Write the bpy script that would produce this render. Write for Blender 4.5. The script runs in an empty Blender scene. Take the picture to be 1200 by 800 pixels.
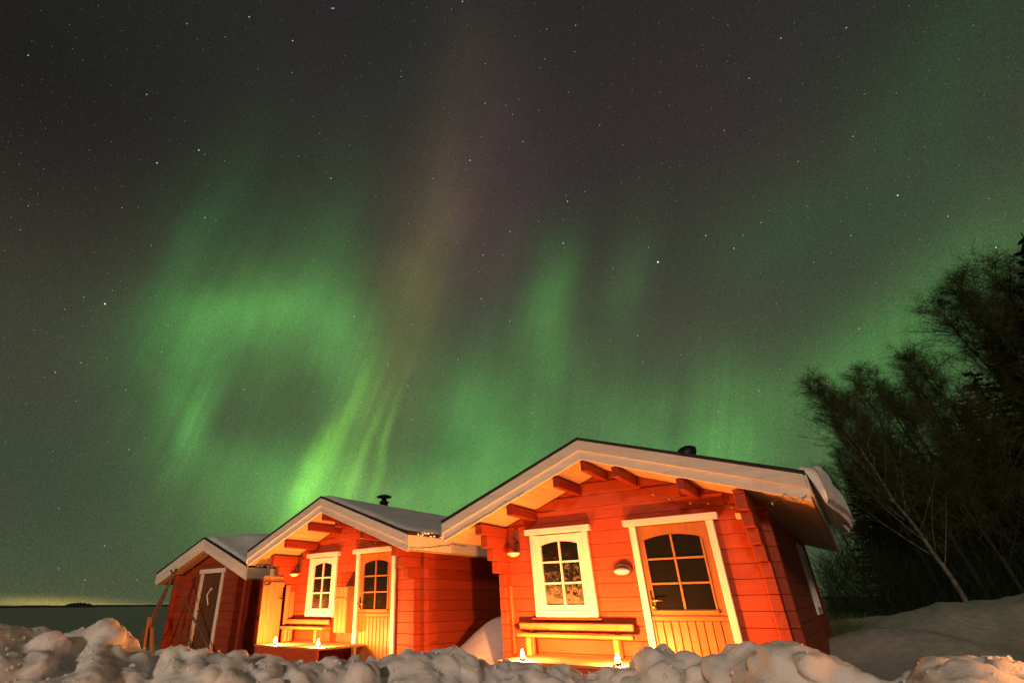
import bpy, bmesh, math, random
import numpy as np
from math import sin, cos, tan, pi, radians, sqrt, exp
from mathutils import Vector, Matrix
random.seed(7); rng = np.random.default_rng(7)
sc = bpy.context.scene
COL = sc.collection
H = 0.95                                   # eye height above the ground

# ------------------------------------------------------------------ camera
FPX, PITCH, ROLL, CXP = 591.764, radians(27.359), radians(-0.648), 511.788
cam_d = bpy.data.cameras.new('camera'); cam = bpy.data.objects.new('camera', cam_d); COL.objects.link(cam)
f_ = Vector((0, cos(PITCH), sin(PITCH))); u_ = Vector((0, -sin(PITCH), cos(PITCH))); r_ = Vector((1, 0, 0))
rt2 = r_ * cos(ROLL) + u_ * sin(ROLL); up2 = -r_ * sin(ROLL) + u_ * cos(ROLL)
cam.matrix_world = Matrix(((rt2.x, up2.x, -f_.x, 0), (rt2.y, up2.y, -f_.y, 0), (rt2.z, up2.z, -f_.z, H), (0, 0, 0, 1)))
cam_d.sensor_width = 36; cam_d.lens = FPX * 36 / 1200; cam_d.shift_x = (600 - CXP) / 1200
cam_d.clip_start = 0.05; cam_d.clip_end = 9000
sc.camera = cam

def ray(px, py):                            # photograph pixel -> direction (used to measure where things stand)
    return f_ + rt2 * ((px - CXP) / FPX) + up2 * ((400 - py) / FPX)

# ------------------------------------------------------------------ render settings
sc.view_settings.view_transform = 'Standard'; sc.view_settings.look = 'None'
sc.view_settings.exposure = 0; sc.view_settings.gamma = 1
sc.cycles.use_denoising = True
try: sc.cycles.denoiser = 'OPENIMAGEDENOISE'
except Exception: pass
sc.cycles.sample_clamp_indirect = 4; sc.cycles.max_bounces = 7
sc.cycles.caustics_reflective = False; sc.cycles.caustics_refractive = False

# ------------------------------------------------------------------ node helpers
class NT:
    def __init__(s, tree): s.t = tree; s.n = tree.nodes; s.l = tree.links
    def new(s, typ, **kw):
        nd = s.n.new(typ)
        for k, v in kw.items(): setattr(nd, k, v)
        return nd
    def put(s, sock, val):
        if isinstance(val, bpy.types.NodeSocket): s.l.new(val, sock)
        elif val is not None: sock.default_value = val
    def m(s, op, a, b=None, c=None, clamp=False):
        nd = s.new('ShaderNodeMath', operation=op, use_clamp=clamp)
        for i, v in enumerate((a, b, c)): s.put(nd.inputs[i], v) if v is not None else None
        return nd.outputs[0]
    def v(s, op, a, b=None, sc_=None):
        nd = s.new('ShaderNodeVectorMath', operation=op)
        s.put(nd.inputs[0], a)
        if b is not None: s.put(nd.inputs[1], b)
        if sc_ is not None: s.put(nd.inputs['Scale'], sc_)
        return nd.outputs['Value'] if op in ('DOT_PRODUCT', 'LENGTH', 'DISTANCE') else nd.outputs[0]
    def noise(s, vec, scale, detail=3, rough=.5, dist=0, out=0):
        nd = s.new('ShaderNodeTexNoise'); s.put(nd.inputs['Vector'], vec)
        nd.inputs['Scale'].default_value = scale; nd.inputs['Detail'].default_value = detail
        nd.inputs['Roughness'].default_value = rough; nd.inputs['Distortion'].default_value = dist
        return nd.outputs[out]
    def ramp(s, fac, stops):
        nd = s.new('ShaderNodeValToRGB'); s.put(nd.inputs[0], fac); cr = nd.color_ramp
        while len(cr.elements) < len(stops): cr.elements.new(.5)
        for e, (p, c) in zip(cr.elements, stops):
            e.position = p; e.color = (*c, 1) if len(c) == 3 else c
        return nd.outputs[0]
    def mix(s, fac, a, b, mode='MIX'):
        nd = s.new('ShaderNodeMix', data_type='RGBA', blend_type=mode)
        s.put(nd.inputs[0], fac)
        for i, v in ((6, a), (7, b)):
            if isinstance(v, tuple) and len(v) == 3: v = (*v, 1)
            s.put(nd.inputs[i], v)
        return nd.outputs[2]
    def mapr(s, v, a, b, c=0., d=1.):
        nd = s.new('ShaderNodeMapRange'); s.put(nd.inputs[0], v)
        for i, x in enumerate((a, b, c, d)): nd.inputs[i + 1].default_value = x
        return nd.outputs[0]
def srgb(r, g, b):
    f = lambda c: (c / 255 / 12.92) if c / 255 < .04045 else ((c / 255 + .055) / 1.055) ** 2.4
    return (f(r), f(g), f(b))

# ------------------------------------------------------------------ world: aurora night sky
SUN_EL, SUN_AZ = radians(13), radians(202)    # the faint low light from behind the camera (azimuth clockwise from +Y)
world = bpy.data.worlds.new('World'); sc.world = world; world.use_nodes = True
W = NT(world.node_tree); W.n.clear()
tc = W.new('ShaderNodeTexCoord'); D0 = W.v('NORMALIZE', tc.outputs['Generated'])
nz = W.new('ShaderNodeTexNoise'); W.put(nz.inputs['Vector'], D0); nz.inputs['Scale'].default_value = 5; nz.inputs['Detail'].default_value = 3
warp = W.v('SCALE', W.v('SUBTRACT', nz.outputs['Color'], (.5, .5, .5)), sc_=.07)
D = W.v('ADD', D0, warp)
sepD = W.new('ShaderNodeSeparateXYZ'); W.put(sepD.inputs[0], D0)
Z = sepD.outputs[2]
# curtains: streaks that converge on the magnetic zenith
mz = ray(940, -1000).normalized()
m1 = mz.cross(Vector((0, 0, 1))).normalized(); m2 = mz.cross(m1).normalized()
D2 = W.v('ADD', D0, W.v('SCALE', W.v('SUBTRACT', nz.outputs['Color'], (.5, .5, .5)), sc_=.012))
ang = W.m('ARCTAN2', W.v('DOT_PRODUCT', D2, tuple(m1)), W.v('DOT_PRODUCT', D2, tuple(m2)))
cmb = W.new('ShaderNodeCombineXYZ'); W.put(cmb.inputs[0], W.m('MULTIPLY', ang, 18)); W.put(cmb.inputs[1], W.m('MULTIPLY', W.v('DOT_PRODUCT', D0, tuple(mz)), 2.2))
streak = W.mapr(W.noise(cmb.outputs[0], 1.0, 3, .55), .3, .72, 0, 1)
cmb2 = W.new('ShaderNodeCombineXYZ'); W.put(cmb2.inputs[0], W.m('MULTIPLY', ang, 60)); W.put(cmb2.inputs[1], W.m('MULTIPLY', W.v('DOT_PRODUCT', D0, tuple(mz)), 2.0))
fine = W.mapr(W.noise(cmb2.outputs[0], 1.0, 2, .5), .3, .7, 0, 1)
cloud = W.mapr(W.noise(D0, 3.0, 4, .55), .3, .72, .55, 1.35)

def blob(px, py, qx, qy, width, col, amp, st=0., fi=0., warped=True):
    """a soft patch of aurora: centre pixel, end-of-long-axis pixel, half width in pixels (measured on the photograph, stored as directions)"""
    c = ray(px, py).normalized(); e = ray(qx, qy).normalized()
    dx, dy = qx - px, qy - py; L = math.hypot(dx, dy)
    s = ray(px - dy / L * width, py + dx / L * width).normalized()
    a = (e - c * c.dot(e)); b = (s - c * c.dot(s))
    b = b - a * (a.dot(b) / a.dot(a))
    A = a / a.dot(a); B = b / b.dot(b)
    d = D if warped else D0
    x = W.v('DOT_PRODUCT', d, tuple(A)); y = W.v('DOT_PRODUCT', d, tuple(B))
    q = W.m('ADD', W.m('MULTIPLY', x, x), W.m('MULTIPLY', y, y))
    g = W.m('EXPONENT', W.m('MULTIPLY', q, -1.0))
    g = W.m('MULTIPLY', g, W.m('GREATER_THAN', W.v('DOT_PRODUCT', D0, tuple(c)), 0.0))
    if st: g = W.m('MULTIPLY', g, W.m('MULTIPLY_ADD', streak, st, 1 - st * .5))
    if fi: g = W.m('MULTIPLY', g, W.m('MULTIPLY_ADD', fine, fi, 1 - fi * .5))
    g = W.m('MULTIPLY', g, amp)
    nd = W.new('ShaderNodeVectorMath', operation='SCALE'); nd.inputs[0].default_value = col; W.put(nd.inputs['Scale'], g)
    return nd.outputs[0]
G1 = (.135, .62, .105); G2 = (.26, .85, .08); BR = (.42, .36, .10); PU = (.36, .12, .20); GT = (.09, .50, .12); YG = (.20, .50, .10)
blobs = [
    (270, 378, 340, 352, 42, G1, .24, .3, 0), (300, 366, 372, 368, 28, G1, .15, .2, 0), (318, 460, 380, 500, 60, G1, .085, .3, .1), (205, 430, 232, 350, 38, G1, .15, .5, .3), (228, 480, 256, 410, 22, G1, .17, .5, .4), (388, 385, 402, 440, 34, G1, .13, .3, .1),
    (400, 420, 396, 510, 42, G1, .13, .5, .2), (300, 545, 395, 560, 34, G1, .13, .4, .2), (320, 370, 430, 350, 70, G1, .16, .4, 0),
    (215, 500, 240, 560, 22, G1, .08, .5, .4),
    (365, 562, 388, 505, 12, G2, .36, .5, .5), (378, 570, 415, 470, 24, G2, .17, .6, .7), (422, 545, 446, 480, 7, G2, .20, .3, .3), (448, 535, 466, 470, 6, G2, .22, .3, .3), (400, 500, 425, 430, 10, G2, .12, .3, .3),
    (405, 520, 430, 440, 28, G2, .09, .7, .5), (720, 500, 1080, 480, 95, G1, .11, .4, .1), (330, 590, 460, 590, 60, G1, .10, .3, 0), (300, 320, 420, 230, 90, G1, .05, .4, 0), (480, 590, 640, 585, 52, YG, .40, .3, 0), (560, 560, 560, 430, 100, G1, .20, .4, 0), (430, 600, 530, 600, 34, YG, .16, .2, 0),
    (472, 400, 530, 150, 46, BR, .105, .3, .05), (500, 330, 525, 200, 20, BR, .03, .4, .1), (560, 230, 560, 60, 70, PU, .08, .4, 0),
    (222, 300, 290, 170, 40, GT, .055, .5, .2), (205, 310, 238, 245, 14, GT, .04, .5, .3), (390, 270, 410, 170, 40, GT, .04, .4, 0), 
    (650, 370, 657, 305, 27, G1, .20, .25, .1), (640, 410, 645, 500, 40, G1, .07, .3, .1), (733, 345, 745, 275, 28, G1, .08, .3, .1), (575, 490, 590, 440, 40, G1, .10, .3, .1),
    (850, 500, 856, 430, 55, G1, .22, .5, .5), (840, 530, 960, 530, 60, G1, .10, .4, .2), (700, 540, 800, 540, 60, GT, .10, .4, 0),
    (985, 430, 1080, 380, 40, G1, .16, .4, 0), (1140, 330, 1260, 200, 85, G1, .12, .3, 0), (1110, 120, 1200, -20, 80, GT, .06, .4, 0), (900, 270, 1010, 180, 60, GT, .05, .4, 0),
    (1060, 520, 1150, 600, 120, G1, .15, .3, 0),
]
acc = None
for b in blobs:
    o = blob(*b); acc = o if acc is None else W.v('ADD', acc, o)
acc = W.v('SCALE', acc, sc_=cloud)
# air glow: brownish dark overhead, greener and lighter towards the horizon all round
base = W.ramp(W.mapr(Z, -.02, .95), [(0, srgb(78, 86, 62)), (.15, srgb(64, 70, 54)), (.45, srgb(66, 65, 54)), (.72, srgb(50, 48, 44)), (1, srgb(36, 36, 36))])
tint = W.noise(D0, 2.2, 3, .5)
base = W.mix(W.mapr(tint, .35, .65), W.mix(1, base, (.85, 1.08, .9), 'MULTIPLY'), W.mix(1, base, (1.12, .93, 1.0), 'MULTIPLY'))
# darker left of the aurora
lw = blob(-40, 60, 240, 260, 260, (1, 1, 1), 1, warped=False); lwv = W.v('DOT_PRODUCT', lw, (.333, .333, .333))
base = W.v('SCALE', base, sc_=W.m('MULTIPLY_ADD', lwv, -.55, 1))
hole = blob(320, 442, 338, 482, 36, (1, 1, 1), 1); hv = W.v('DOT_PRODUCT', hole, (.333, .333, .333))
sky = W.v('ADD', base, acc)
sky = W.v('SCALE', sky, sc_=W.m('MULTIPLY_ADD', hv, -.10, 1))
# distant village glow low on the horizon
sky = W.v('ADD', sky, blob(50, 705, 130, 706, 6, srgb(190, 160, 80), .42, warped=False))
sky = W.v('ADD', sky, blob(110, 709, 200, 710, 3, srgb(190, 170, 90), .3, warped=False))
# fine mottling of the air glow
gn = W.new('ShaderNodeTexNoise'); W.put(gn.inputs['Vector'], D0); gn.inputs['Scale'].default_value = 430; gn.inputs['Detail'].default_value = 2; gn.inputs['Roughness'].default_value = .7
sky = W.v('MULTIPLY', sky, W.v('ADD', W.v('SCALE', W.v('SUBTRACT', gn.outputs['Color'], (.5, .5, .5)), sc_=.9), (1, 1, 1)))
sky = W.v('SCALE', sky, sc_=W.mapr(gn.outputs[0], .2, .8, .76, 1.24))
# stars
def star_layer(scale, seed, amp, r_deg):
    vo = W.new('ShaderNodeTexVoronoi'); W.put(vo.inputs['Vector'], W.v('ADD', D0, (seed, 0, 0)) if 0 else D0); vo.inputs['Scale'].default_value = scale
    vs = W.new('ShaderNodeSeparateColor'); W.put(vs.inputs[0], vo.outputs['Color'])
    ps = W.v('NORMALIZE', vo.outputs['Position'])
    a = W.m('LESS_THAN', W.v('DISTANCE', ps, D0), W.m('MULTIPLY_ADD', W.m('POWER', vs.outputs[1], 3), radians(r_deg * .6), radians(r_deg)))
    return W.m('MULTIPLY', a, W.m('MULTIPLY_ADD', W.m('POWER', vs.outputs[0], 6), amp, amp * .14))
st = W.m('ADD', star_layer(21, 0, .55, .034), star_layer(33, 1, .25, .028))
st = W.m('ADD', st, star_layer(52, 2, .14, .026))
stars = None
for px, py, s, r in [(771, 307, 1.6, .075), (123, 356, 1.3, .065), (660, 285, .9, .055), (233, 176, .9, .055), (184, 191, .8, .055), (1052, 229, .8, .055), (665, 236, .7, .05),
                     (343, 48, .8, .05), (551, 188, .8, .05), (388, 209, .6, .05), (415, 371, .7, .05), (240, 255, .6, .05), (292, 20, .7, .05), (827, 276, .6, .05), (860, 291, .6, .05),
                     (478, 452, .6, .045), (564, 350, .6, .045), (389, 10, .7, .05), (542, 2, .7, .05), (747, 393, .6, .045), (391, 10, .7, .05), (1167, 290, .7, .05), (1046, 421, .6, .045),
                     (286, 456, .5, .045), (172, 111, .6, .045), (566, 299, .6, .05), (65, 436, .5, .05), (95, 425, .5, .045), (915, 45, .6, .045), (878, 92, .5, .045), (1007, 385, .5, .045), (33, 65, .6, .045), (98, 348, .5, .04), (613, 166, .6, .045), (470, 90, .5, .04), (760, 290, .4, .04)]:
    d = ray(px, py).normalized()
    dd = W.v('DISTANCE', D0, tuple(d))
    s_ = W.m('MULTIPLY', W.m('LESS_THAN', dd, radians(r)), s)
    stars = s_ if stars is None else W.m('ADD', stars, s_)
allst = W.m('MULTIPLY', W.m('ADD', st, stars), W.m('GREATER_THAN', Z, .02))
sv = W.new('ShaderNodeVectorMath', operation='SCALE'); sv.inputs[0].default_value = (.8, .9, .85); W.put(sv.inputs['Scale'], allst)
sky = W.v('ADD', sky, sv.outputs[0])
# below the horizon: dark snow land
sky = W.v('SCALE', sky, sc_=W.mapr(Z, -.02, 0, .25, 1))
nish = W.new('ShaderNodeTexSky', sky_type='NISHITA'); nish.sun_disc = False; nish.sun_elevation = SUN_EL; nish.sun_rotation = SUN_AZ
bgA = W.new('ShaderNodeBackground'); W.put(bgA.inputs[0], sky); bgA.inputs[1].default_value = 1
bgB = W.new('ShaderNodeBackground'); W.put(bgB.inputs[0], nish.outputs[0]); bgB.inputs[1].default_value = 0.0006
ads = W.new('ShaderNodeAddShader'); W.put(ads.inputs[0], bgA.outputs[0]); W.put(ads.inputs[1], bgB.outputs[0])
wo = W.new('ShaderNodeOutputWorld'); W.put(wo.inputs[0], ads.outputs[0])
world.cycles.sampling_method = 'MANUAL'; world.cycles.sample_map_resolution = 512

# ------------------------------------------------------------------ the one sun lamp (faint, low, soft, slightly warm)
sl = bpy.data.lights.new('sun', 'SUN'); sl.energy = 1.2; sl.angle = radians(5); sl.color = (1, .73, .54)
sun = bpy.data.objects.new('sun', sl); COL.objects.link(sun)
sd = Vector((sin(SUN_AZ) * cos(SUN_EL), cos(SUN_AZ) * cos(SUN_EL), sin(SUN_EL)))
sun.rotation_euler = sd.to_track_quat('Z', 'Y').to_euler(); sun.location = sd * 30

# ------------------------------------------------------------------ materials
def material(name, build):
    m = bpy.data.materials.new(name); m.use_nodes = True; t = NT(m.node_tree); t.n.clear()
    out = t.new('ShaderNodeOutputMaterial'); b = t.new('ShaderNodeBsdfPrincipled'); t.l.new(b.outputs[0], out.inputs[0])
    t.co = t.new('ShaderNodeTexCoord'); t.geo = t.new('ShaderNodeNewGeometry'); t.out = out
    build(t, b); return m
def bump(t, b, h, strength=.3, dist=.01):
    n = t.new('ShaderNodeBump'); n.inputs['Strength'].default_value = strength; n.inputs['Distance'].default_value = dist
    t.put(n.inputs['Height'], h); t.put(b.inputs['Normal'], n.outputs[0])
def stretch(t, vec, s):
    mp = t.new('ShaderNodeMapping'); t.put(mp.inputs[0], vec); mp.inputs['Scale'].default_value = s; return mp.outputs[0]
def wood(name, c1, c2, rough=.55, along='x', scale=6, bs=.25, wear=None):
    def bld(t, b):
        s = {'x': (.12, 1, 1), 'y': (1, .12, 1), 'z': (1, 1, .12)}[along]
        oi = t.new('ShaderNodeObjectInfo')
        v = t.v('ADD', stretch(t, t.co.outputs['Object'], s), t.v('SCALE', (3.1, 7.7, 5.3), sc_=oi.outputs['Random']))
        n = t.noise(v, scale * 4, 5, .65, .6); g = t.noise(v, scale * 30, 3, .6)
        col = t.mix(t.mapr(n, .3, .7), c1, c2)
        kn = t.mapr(t.noise(v, scale * 1.7, 2, .5, 1.5), .70, .74)
        col = t.mix(t.m('MULTIPLY', kn, .55), col, tuple(x * .45 for x in c1))
        col = t.mix(1, col, t.ramp(oi.outputs['Random'], [(0, (.82, .82, .82)), (1, (1.0, 1.0, 1.0))]), 'MULTIPLY')
        if wear:
            w = t.mapr(t.noise(t.co.outputs['Object'], 2.3, 6, .7), .56, .72)
            col = t.mix(t.m('MULTIPLY', w, wear[1]), col, wear[0])
        t.put(b.inputs['Base Color'], col); b.inputs['Roughness'].default_value = rough; b.inputs['Specular IOR Level'].default_value = .25
        bump(t, b, t.m('ADD', n, t.m('MULTIPLY', g, .5)), bs, .006)
    return material(name, bld)
def plain(name, c, rough=.5, metal=0., var=.25, sc_=8):
    def bld(t, b):
        n = t.noise(t.co.outputs['Object'], sc_, 4, .6)
        t.put(b.inputs['Base Color'], t.mix(t.mapr(n, .3, .7), tuple(x * (1 - var) for x in c), c))
        b.inputs['Roughness'].default_value = rough; b.inputs['Metallic'].default_value = metal
        bump(t, b, n, .15, .004)
    return material(name, bld)
M = {}
M['red'] = wood('red_painted_log', (.28, .041, .012), (.36, .058, .018), .6, 'x', 5, .6, ((.18, .020, .007), .5))
M['red_y'] = wood('red_painted_log_side', (.25, .034, .010), (.33, .048, .015), .6, 'y', 5, .6, ((.18, .020, .007), .5))
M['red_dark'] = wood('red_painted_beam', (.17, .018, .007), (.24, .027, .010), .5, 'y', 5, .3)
M['white_x'] = wood('white_painted_board', (.60, .56, .50), (.74, .70, .63), .45, 'x', 4, .25, ((.45, .40, .34), .6))
M['white_z'] = wood('white_painted_board_upright', (.60, .56, .50), (.74, .70, .63), .45, 'z', 4, .25, ((.45, .40, .34), .6))
M['white_y'] = wood('white_painted_board_eave', (.58, .54, .47), (.70, .66, .59), .45, 'y', 4, .25, ((.45, .40, .34), .6))
M['soffit'] = wood('soffit_board', (.44, .28, .15), (.54, .36, .20), .5, 'y', 5, .25)
M['pine'] = wood('varnished_pine', (.25, .09, .022), (.34, .13, .034), .4, 'z', 5, .3)
M['pine_x'] = wood('varnished_pine_rail', (.25, .09, .022), (.34, .13, .034), .4, 'x', 5, .3)
M['bench'] = wood('bench_pine', (.26, .105, .032), (.34, .145, .046), .5, 'x', 5, .3)
M['pale'] = wood('pale_sawn_wood', (.20, .10, .038), (.28, .15, .06), .6, 'z', 5, .4)
M['grey_wood'] = wood('weathered_grey_wood', (.05, .035, .025), (.11, .08, .055), .8, 'z', 5, .5)
M['brown_door'] = wood('brown_stained_door', (.085, .035, .014), (.13, .055, .022), .5, 'z', 5, .3)
M['deck'] = wood('deck_board', (.28, .13, .06), (.42, .22, .11), .6, 'x', 5, .4)
M['felt'] = plain('bitumen_roof_felt', (.012, .012, .012), .85, 0, .4, 60)
M['iron'] = plain('black_iron', (.02, .02, .02), .5, .6, .3, 20)
M['brass'] = plain('worn_brass', (.45, .30, .12), .35, .9, .3, 30)
M['lamp_white'] = plain('lamp_glass_white', (.72, .68, .58), .3, 0, .1, 10)
M['bulb'] = plain('unlit_glass_bulb', (.30, .26, .20), .3, 0, .1, 10)
M['lamp_dark'] = plain('lamp_housing', (.10, .03, .015), .5, 0, .2, 10)
M['room'] = plain('cabin_interior_wood', (.05, .03, .018), .8, 0, .4, 3)
M['cloth'] = plain('linen_curtain', (.30, .25, .18), .9, 0, .3, 18)
M['wax'] = plain('candle_wax', (.75, .55, .30), .4, 0, .1, 20)
M['tin'] = plain('tin_cup', (.35, .33, .30), .4, .8, .2, 20)
M['shore'] = plain('far_forest_shore', (.006, .010, .008), 1, 0, .3, .05)

def glass_b(frost):
    def bld(t, b):
        b.inputs['Base Color'].default_value = (.75, .8, .78, 1); b.inputs['Roughness'].default_value = .03
        b.inputs['Transmission Weight'].default_value = 1; b.inputs['IOR'].default_value = 1.45
        tr = t.new('ShaderNodeBsdfTransparent'); tr.inputs[0].default_value = (.8, .85, .8, 1)
        gl = t.new('ShaderNodeBsdfGlossy'); gl.inputs['Roughness'].default_value = .06
        fr = t.new('ShaderNodeFresnel'); fr.inputs[0].default_value = 1.5
        mx = t.new('ShaderNodeMixShader'); t.put(mx.inputs[0], fr.outputs[0]); t.put(mx.inputs[1], tr.outputs[0]); t.put(mx.inputs[2], gl.outputs[0])
        last = mx.outputs[0]
        if frost:
            sp = t.new('ShaderNodeSeparateXYZ'); t.put(sp.inputs[0], t.geo.outputs['Position'])
            v = t.geo.outputs['Position']
            wv = t.noise(v, 14, 6, .8, 1.6)
            hgt = t.mapr(sp.outputs[2], frost[0], frost[1], .15, -.10)
            f = t.mapr(t.m('ADD', wv, hgt), .54, .62)
            f = t.m('MULTIPLY', f, frost[2], clamp=True)
            df = t.new('ShaderNodeBsdfDiffuse'); df.inputs[0].default_value = (.55, .45, .30, 1)
            m2 = t.new('ShaderNodeMixShader'); t.put(m2.inputs[0], f); t.put(m2.inputs[1], last); t.put(m2.inputs[2], df.outputs[0]); last = m2.outputs[0]
        dd = t.new('ShaderNodeBsdfDiffuse'); dd.inputs[0].default_value = (.05, .035, .02, 1)
        m3 = t.new('ShaderNodeMixShader'); m3.inputs[0].default_value = .15; t.put(m3.inputs[1], last); t.put(m3.inputs[2], dd.outputs[0])
        t.l.new(m3.outputs[0], t.out.inputs[0])
    return bld
M['glass'] = material('window_glass', glass_b(None))
M['glass_frost'] = material('frosted_window_glass', glass_b((H - .1, H + .75, .27)))
M['glass_frost2'] = material('lightly_frosted_glass', glass_b((H - .1, H + .5, .07)))
def snow_b(c1, c2, rs=1.0):
    def bld(t, b):
        v = t.geo.outputs['Position']
        n = t.noise(v, 3.5, 6, .6); n2 = t.noise(v, 34, 6, .75); n3 = t.noise(v, 160, 2, .6)
        t.put(b.inputs['Base Color'], t.mix(t.mapr(n, .35, .68), c1, c2))
        b.inputs['Roughness'].default_value = .75; b.inputs['Specular IOR Level'].default_value = .3
        b.inputs['Subsurface Weight'].default_value = .3 if rs == 1.0 else 0; b.inputs['Subsurface Radius'].default_value = (1, .8, .6); b.inputs['Subsurface Scale'].default_value = .035
        h = t.m('ADD', t.m('MULTIPLY', n2, 1.0), t.m('MULTIPLY', n3, .35))
        bump(t, b, h, .48 * rs, .02)
    return bld
M['snow'] = material('packed_snow', snow_b((.82, .80, .77), (.93, .92, .90)))
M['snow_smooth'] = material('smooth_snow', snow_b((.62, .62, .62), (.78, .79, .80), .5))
def ground_b(t, b):
    snow_b((.62, .62, .62), (.78, .79, .80), .8)(t, b)
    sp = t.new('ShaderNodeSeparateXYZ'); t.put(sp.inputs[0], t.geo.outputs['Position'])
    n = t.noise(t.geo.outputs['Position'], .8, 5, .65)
    m = t.mapr(t.m('ADD', sp.outputs[0], t.m('MULTIPLY', n, 2.5)), 6.2, 8.6)      # snow east of the cabins: weaker light painted into the colour
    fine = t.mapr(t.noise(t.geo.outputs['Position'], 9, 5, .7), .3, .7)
    dim_snow = t.mix(fine, (.24, .26, .21), (.42, .44, .38))
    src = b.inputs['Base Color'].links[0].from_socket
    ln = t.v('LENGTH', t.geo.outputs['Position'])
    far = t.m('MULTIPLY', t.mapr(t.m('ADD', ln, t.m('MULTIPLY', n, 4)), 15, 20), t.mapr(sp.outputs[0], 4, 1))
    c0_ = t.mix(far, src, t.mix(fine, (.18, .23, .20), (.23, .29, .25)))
    t.put(b.inputs['Base Color'], t.mix(m, c0_, dim_snow))
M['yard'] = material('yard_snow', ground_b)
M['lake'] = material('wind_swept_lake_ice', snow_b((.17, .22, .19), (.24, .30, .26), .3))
M['snow_dirty'] = material('dirty_road_snow', snow_b((.36, .30, .25), (.60, .54, .48)))
def flame_b(t, b):
    e = t.new('ShaderNodeEmission'); e.inputs[0].default_value = (1, .31, .06, 1); e.inputs[1].default_value = FL
    t.l.new(e.outputs[0], t.out.inputs[0])
FL = 12800
M['flame'] = material('candle_flame', flame_b)
FL = 290
M['flame_low'] = material('small_candle_flame', flame_b)
def leaf_b(c1, c2):
    def bld(t, b):
        n = t.noise(t.geo.outputs['Position'], 1.3, 3, .6)
        t.put(b.inputs['Base Color'], t.mix(t.mapr(n, .35, .65), c1, c2)); b.inputs['Roughness'].default_value = .8
        b.inputs['Specular IOR Level'].default_value = .1
    return bld
M['twig'] = material('birch_twig', leaf_b((.034, .050, .016), (.060, .056, .020)))
M['needle'] = material('spruce_needle', leaf_b((.010, .020, .008), (.022, .034, .014)))
M['reed'] = material('dry_reed', leaf_b((.05, .10, .03), (.10, .12, .05)))
def bark_b(t, b):
    v = stretch(t, t.co.outputs['Object'], (1, 1, 2.5)); n = t.noise(v, 4, 5, .7)
    t.put(b.inputs['Base Color'], t.ramp(n, [(0, (.02, .016, .012)), (.45, (.05, .04, .03)), (.56, (.13, .12, .09)), (1, (.17, .16, .12))])); b.inputs['Roughness'].default_value = .8
    bump(t, b, n, .4, .02)
M['birch_bark'] = material('birch_bark', bark_b)
M['dark_bark'] = plain('dark_bark', (.022, .018, .013), .9, 0, .5, 6)

# ------------------------------------------------------------------ object helpers
def tag(o, label=None, cat=None, group=None, kind=None):
    if label: o['label'] = label
    if cat: o['category'] = cat
    if group: o['group'] = group
    if kind: o['kind'] = kind
    return o
def link(name, me, mat=None, parent=None, loc=None, rot=None):
    o = bpy.data.objects.new(name, me); COL.objects.link(o)
    if mat is not None and not me.materials: me.materials.append(mat)
    if parent: o.parent = parent
    if loc: o.location = loc
    if rot: o.rotation_euler = rot
    return o
def empty(name, loc, rz, label, cat, group=None, kind=None):
    o = bpy.data.objects.new(name, None); COL.objects.link(o); o.location = loc; o.rotation_euler = (0, 0, rz); o.empty_display_size = .2
    return tag(o, label, cat, group, kind)
_bc = {}
def box_mesh(sx, sy, sz, bev, mat, jit=0):
    k = (round(sx, 3), round(sy, 3), round(sz, 3), bev, mat.name, jit)
    if k in _bc: return _bc[k]
    bm = bmesh.new(); bmesh.ops.create_cube(bm, size=1)
    for v in bm.verts:
        v.co.x *= sx; v.co.y *= sy; v.co.z *= sz
        if jit: v.co += Vector([random.uniform(-jit, jit) for _ in range(3)])
    if bev: bmesh.ops.bevel(bm, geom=bm.edges[:], offset=min(bev, .45 * min(sx, sy, sz)), segments=1, affect='EDGES')
    me = bpy.data.meshes.new('piece'); bm.to_mesh(me); bm.free(); me.materials.append(mat); _bc[k] = me
    return me
def bx(name, x0, x1, y0, y1, z0, z1, mat, parent, bev=.006, rot=None, jit=0):
    """a bevelled board between two corners; w heights are given relative to the eye"""
    me = box_mesh(x1 - x0, y1 - y0, z1 - z0, bev, mat, jit)
    return link(name, me, None, parent, ((x0 + x1) / 2, (y0 + y1) / 2, (z0 + z1) / 2), rot)
def mesh_from(name, verts, faces, mat, parent=None, smooth=False, loc=None):
    me = bpy.data.meshes.new(name); me.from_pydata([tuple(v) for v in verts], [], faces); me.update()
    me.materials.append(mat)
    if smooth: me.shade_smooth()
    return link(name, me, None, parent, loc)
def prism(name, poly, y0, y1, mat, parent, axis='y', bev=.004):
    """polygon in (x,z) extruded along y (axis 'y'), or polygon in (y,z) extruded along x"""
    bm = bmesh.new(); mk = (lambda p, d: (p[0], d, p[1])) if axis == 'y' else (lambda p, d: (d, p[0], p[1]))
    a = [bm.verts.new(mk(p, y0)) for p in poly]; b = [bm.verts.new(mk(p, y1)) for p in poly]; n = len(poly)
    bm.faces.new(a); bm.faces.new(b[::-1])
    for i in range(n): bm.faces.new((a[i], b[i], b[(i + 1) % n], a[(i + 1) % n]))
    bmesh.ops.recalc_face_normals(bm, faces=bm.faces[:])
    if bev: bmesh.ops.bevel(bm, geom=bm.edges[:], offset=bev, segments=1, affect='EDGES')
    me = bpy.data.meshes.new(name); bm.to_mesh(me); bm.free(); me.materials.append(mat)
    return link(name, me, None, parent)
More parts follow.
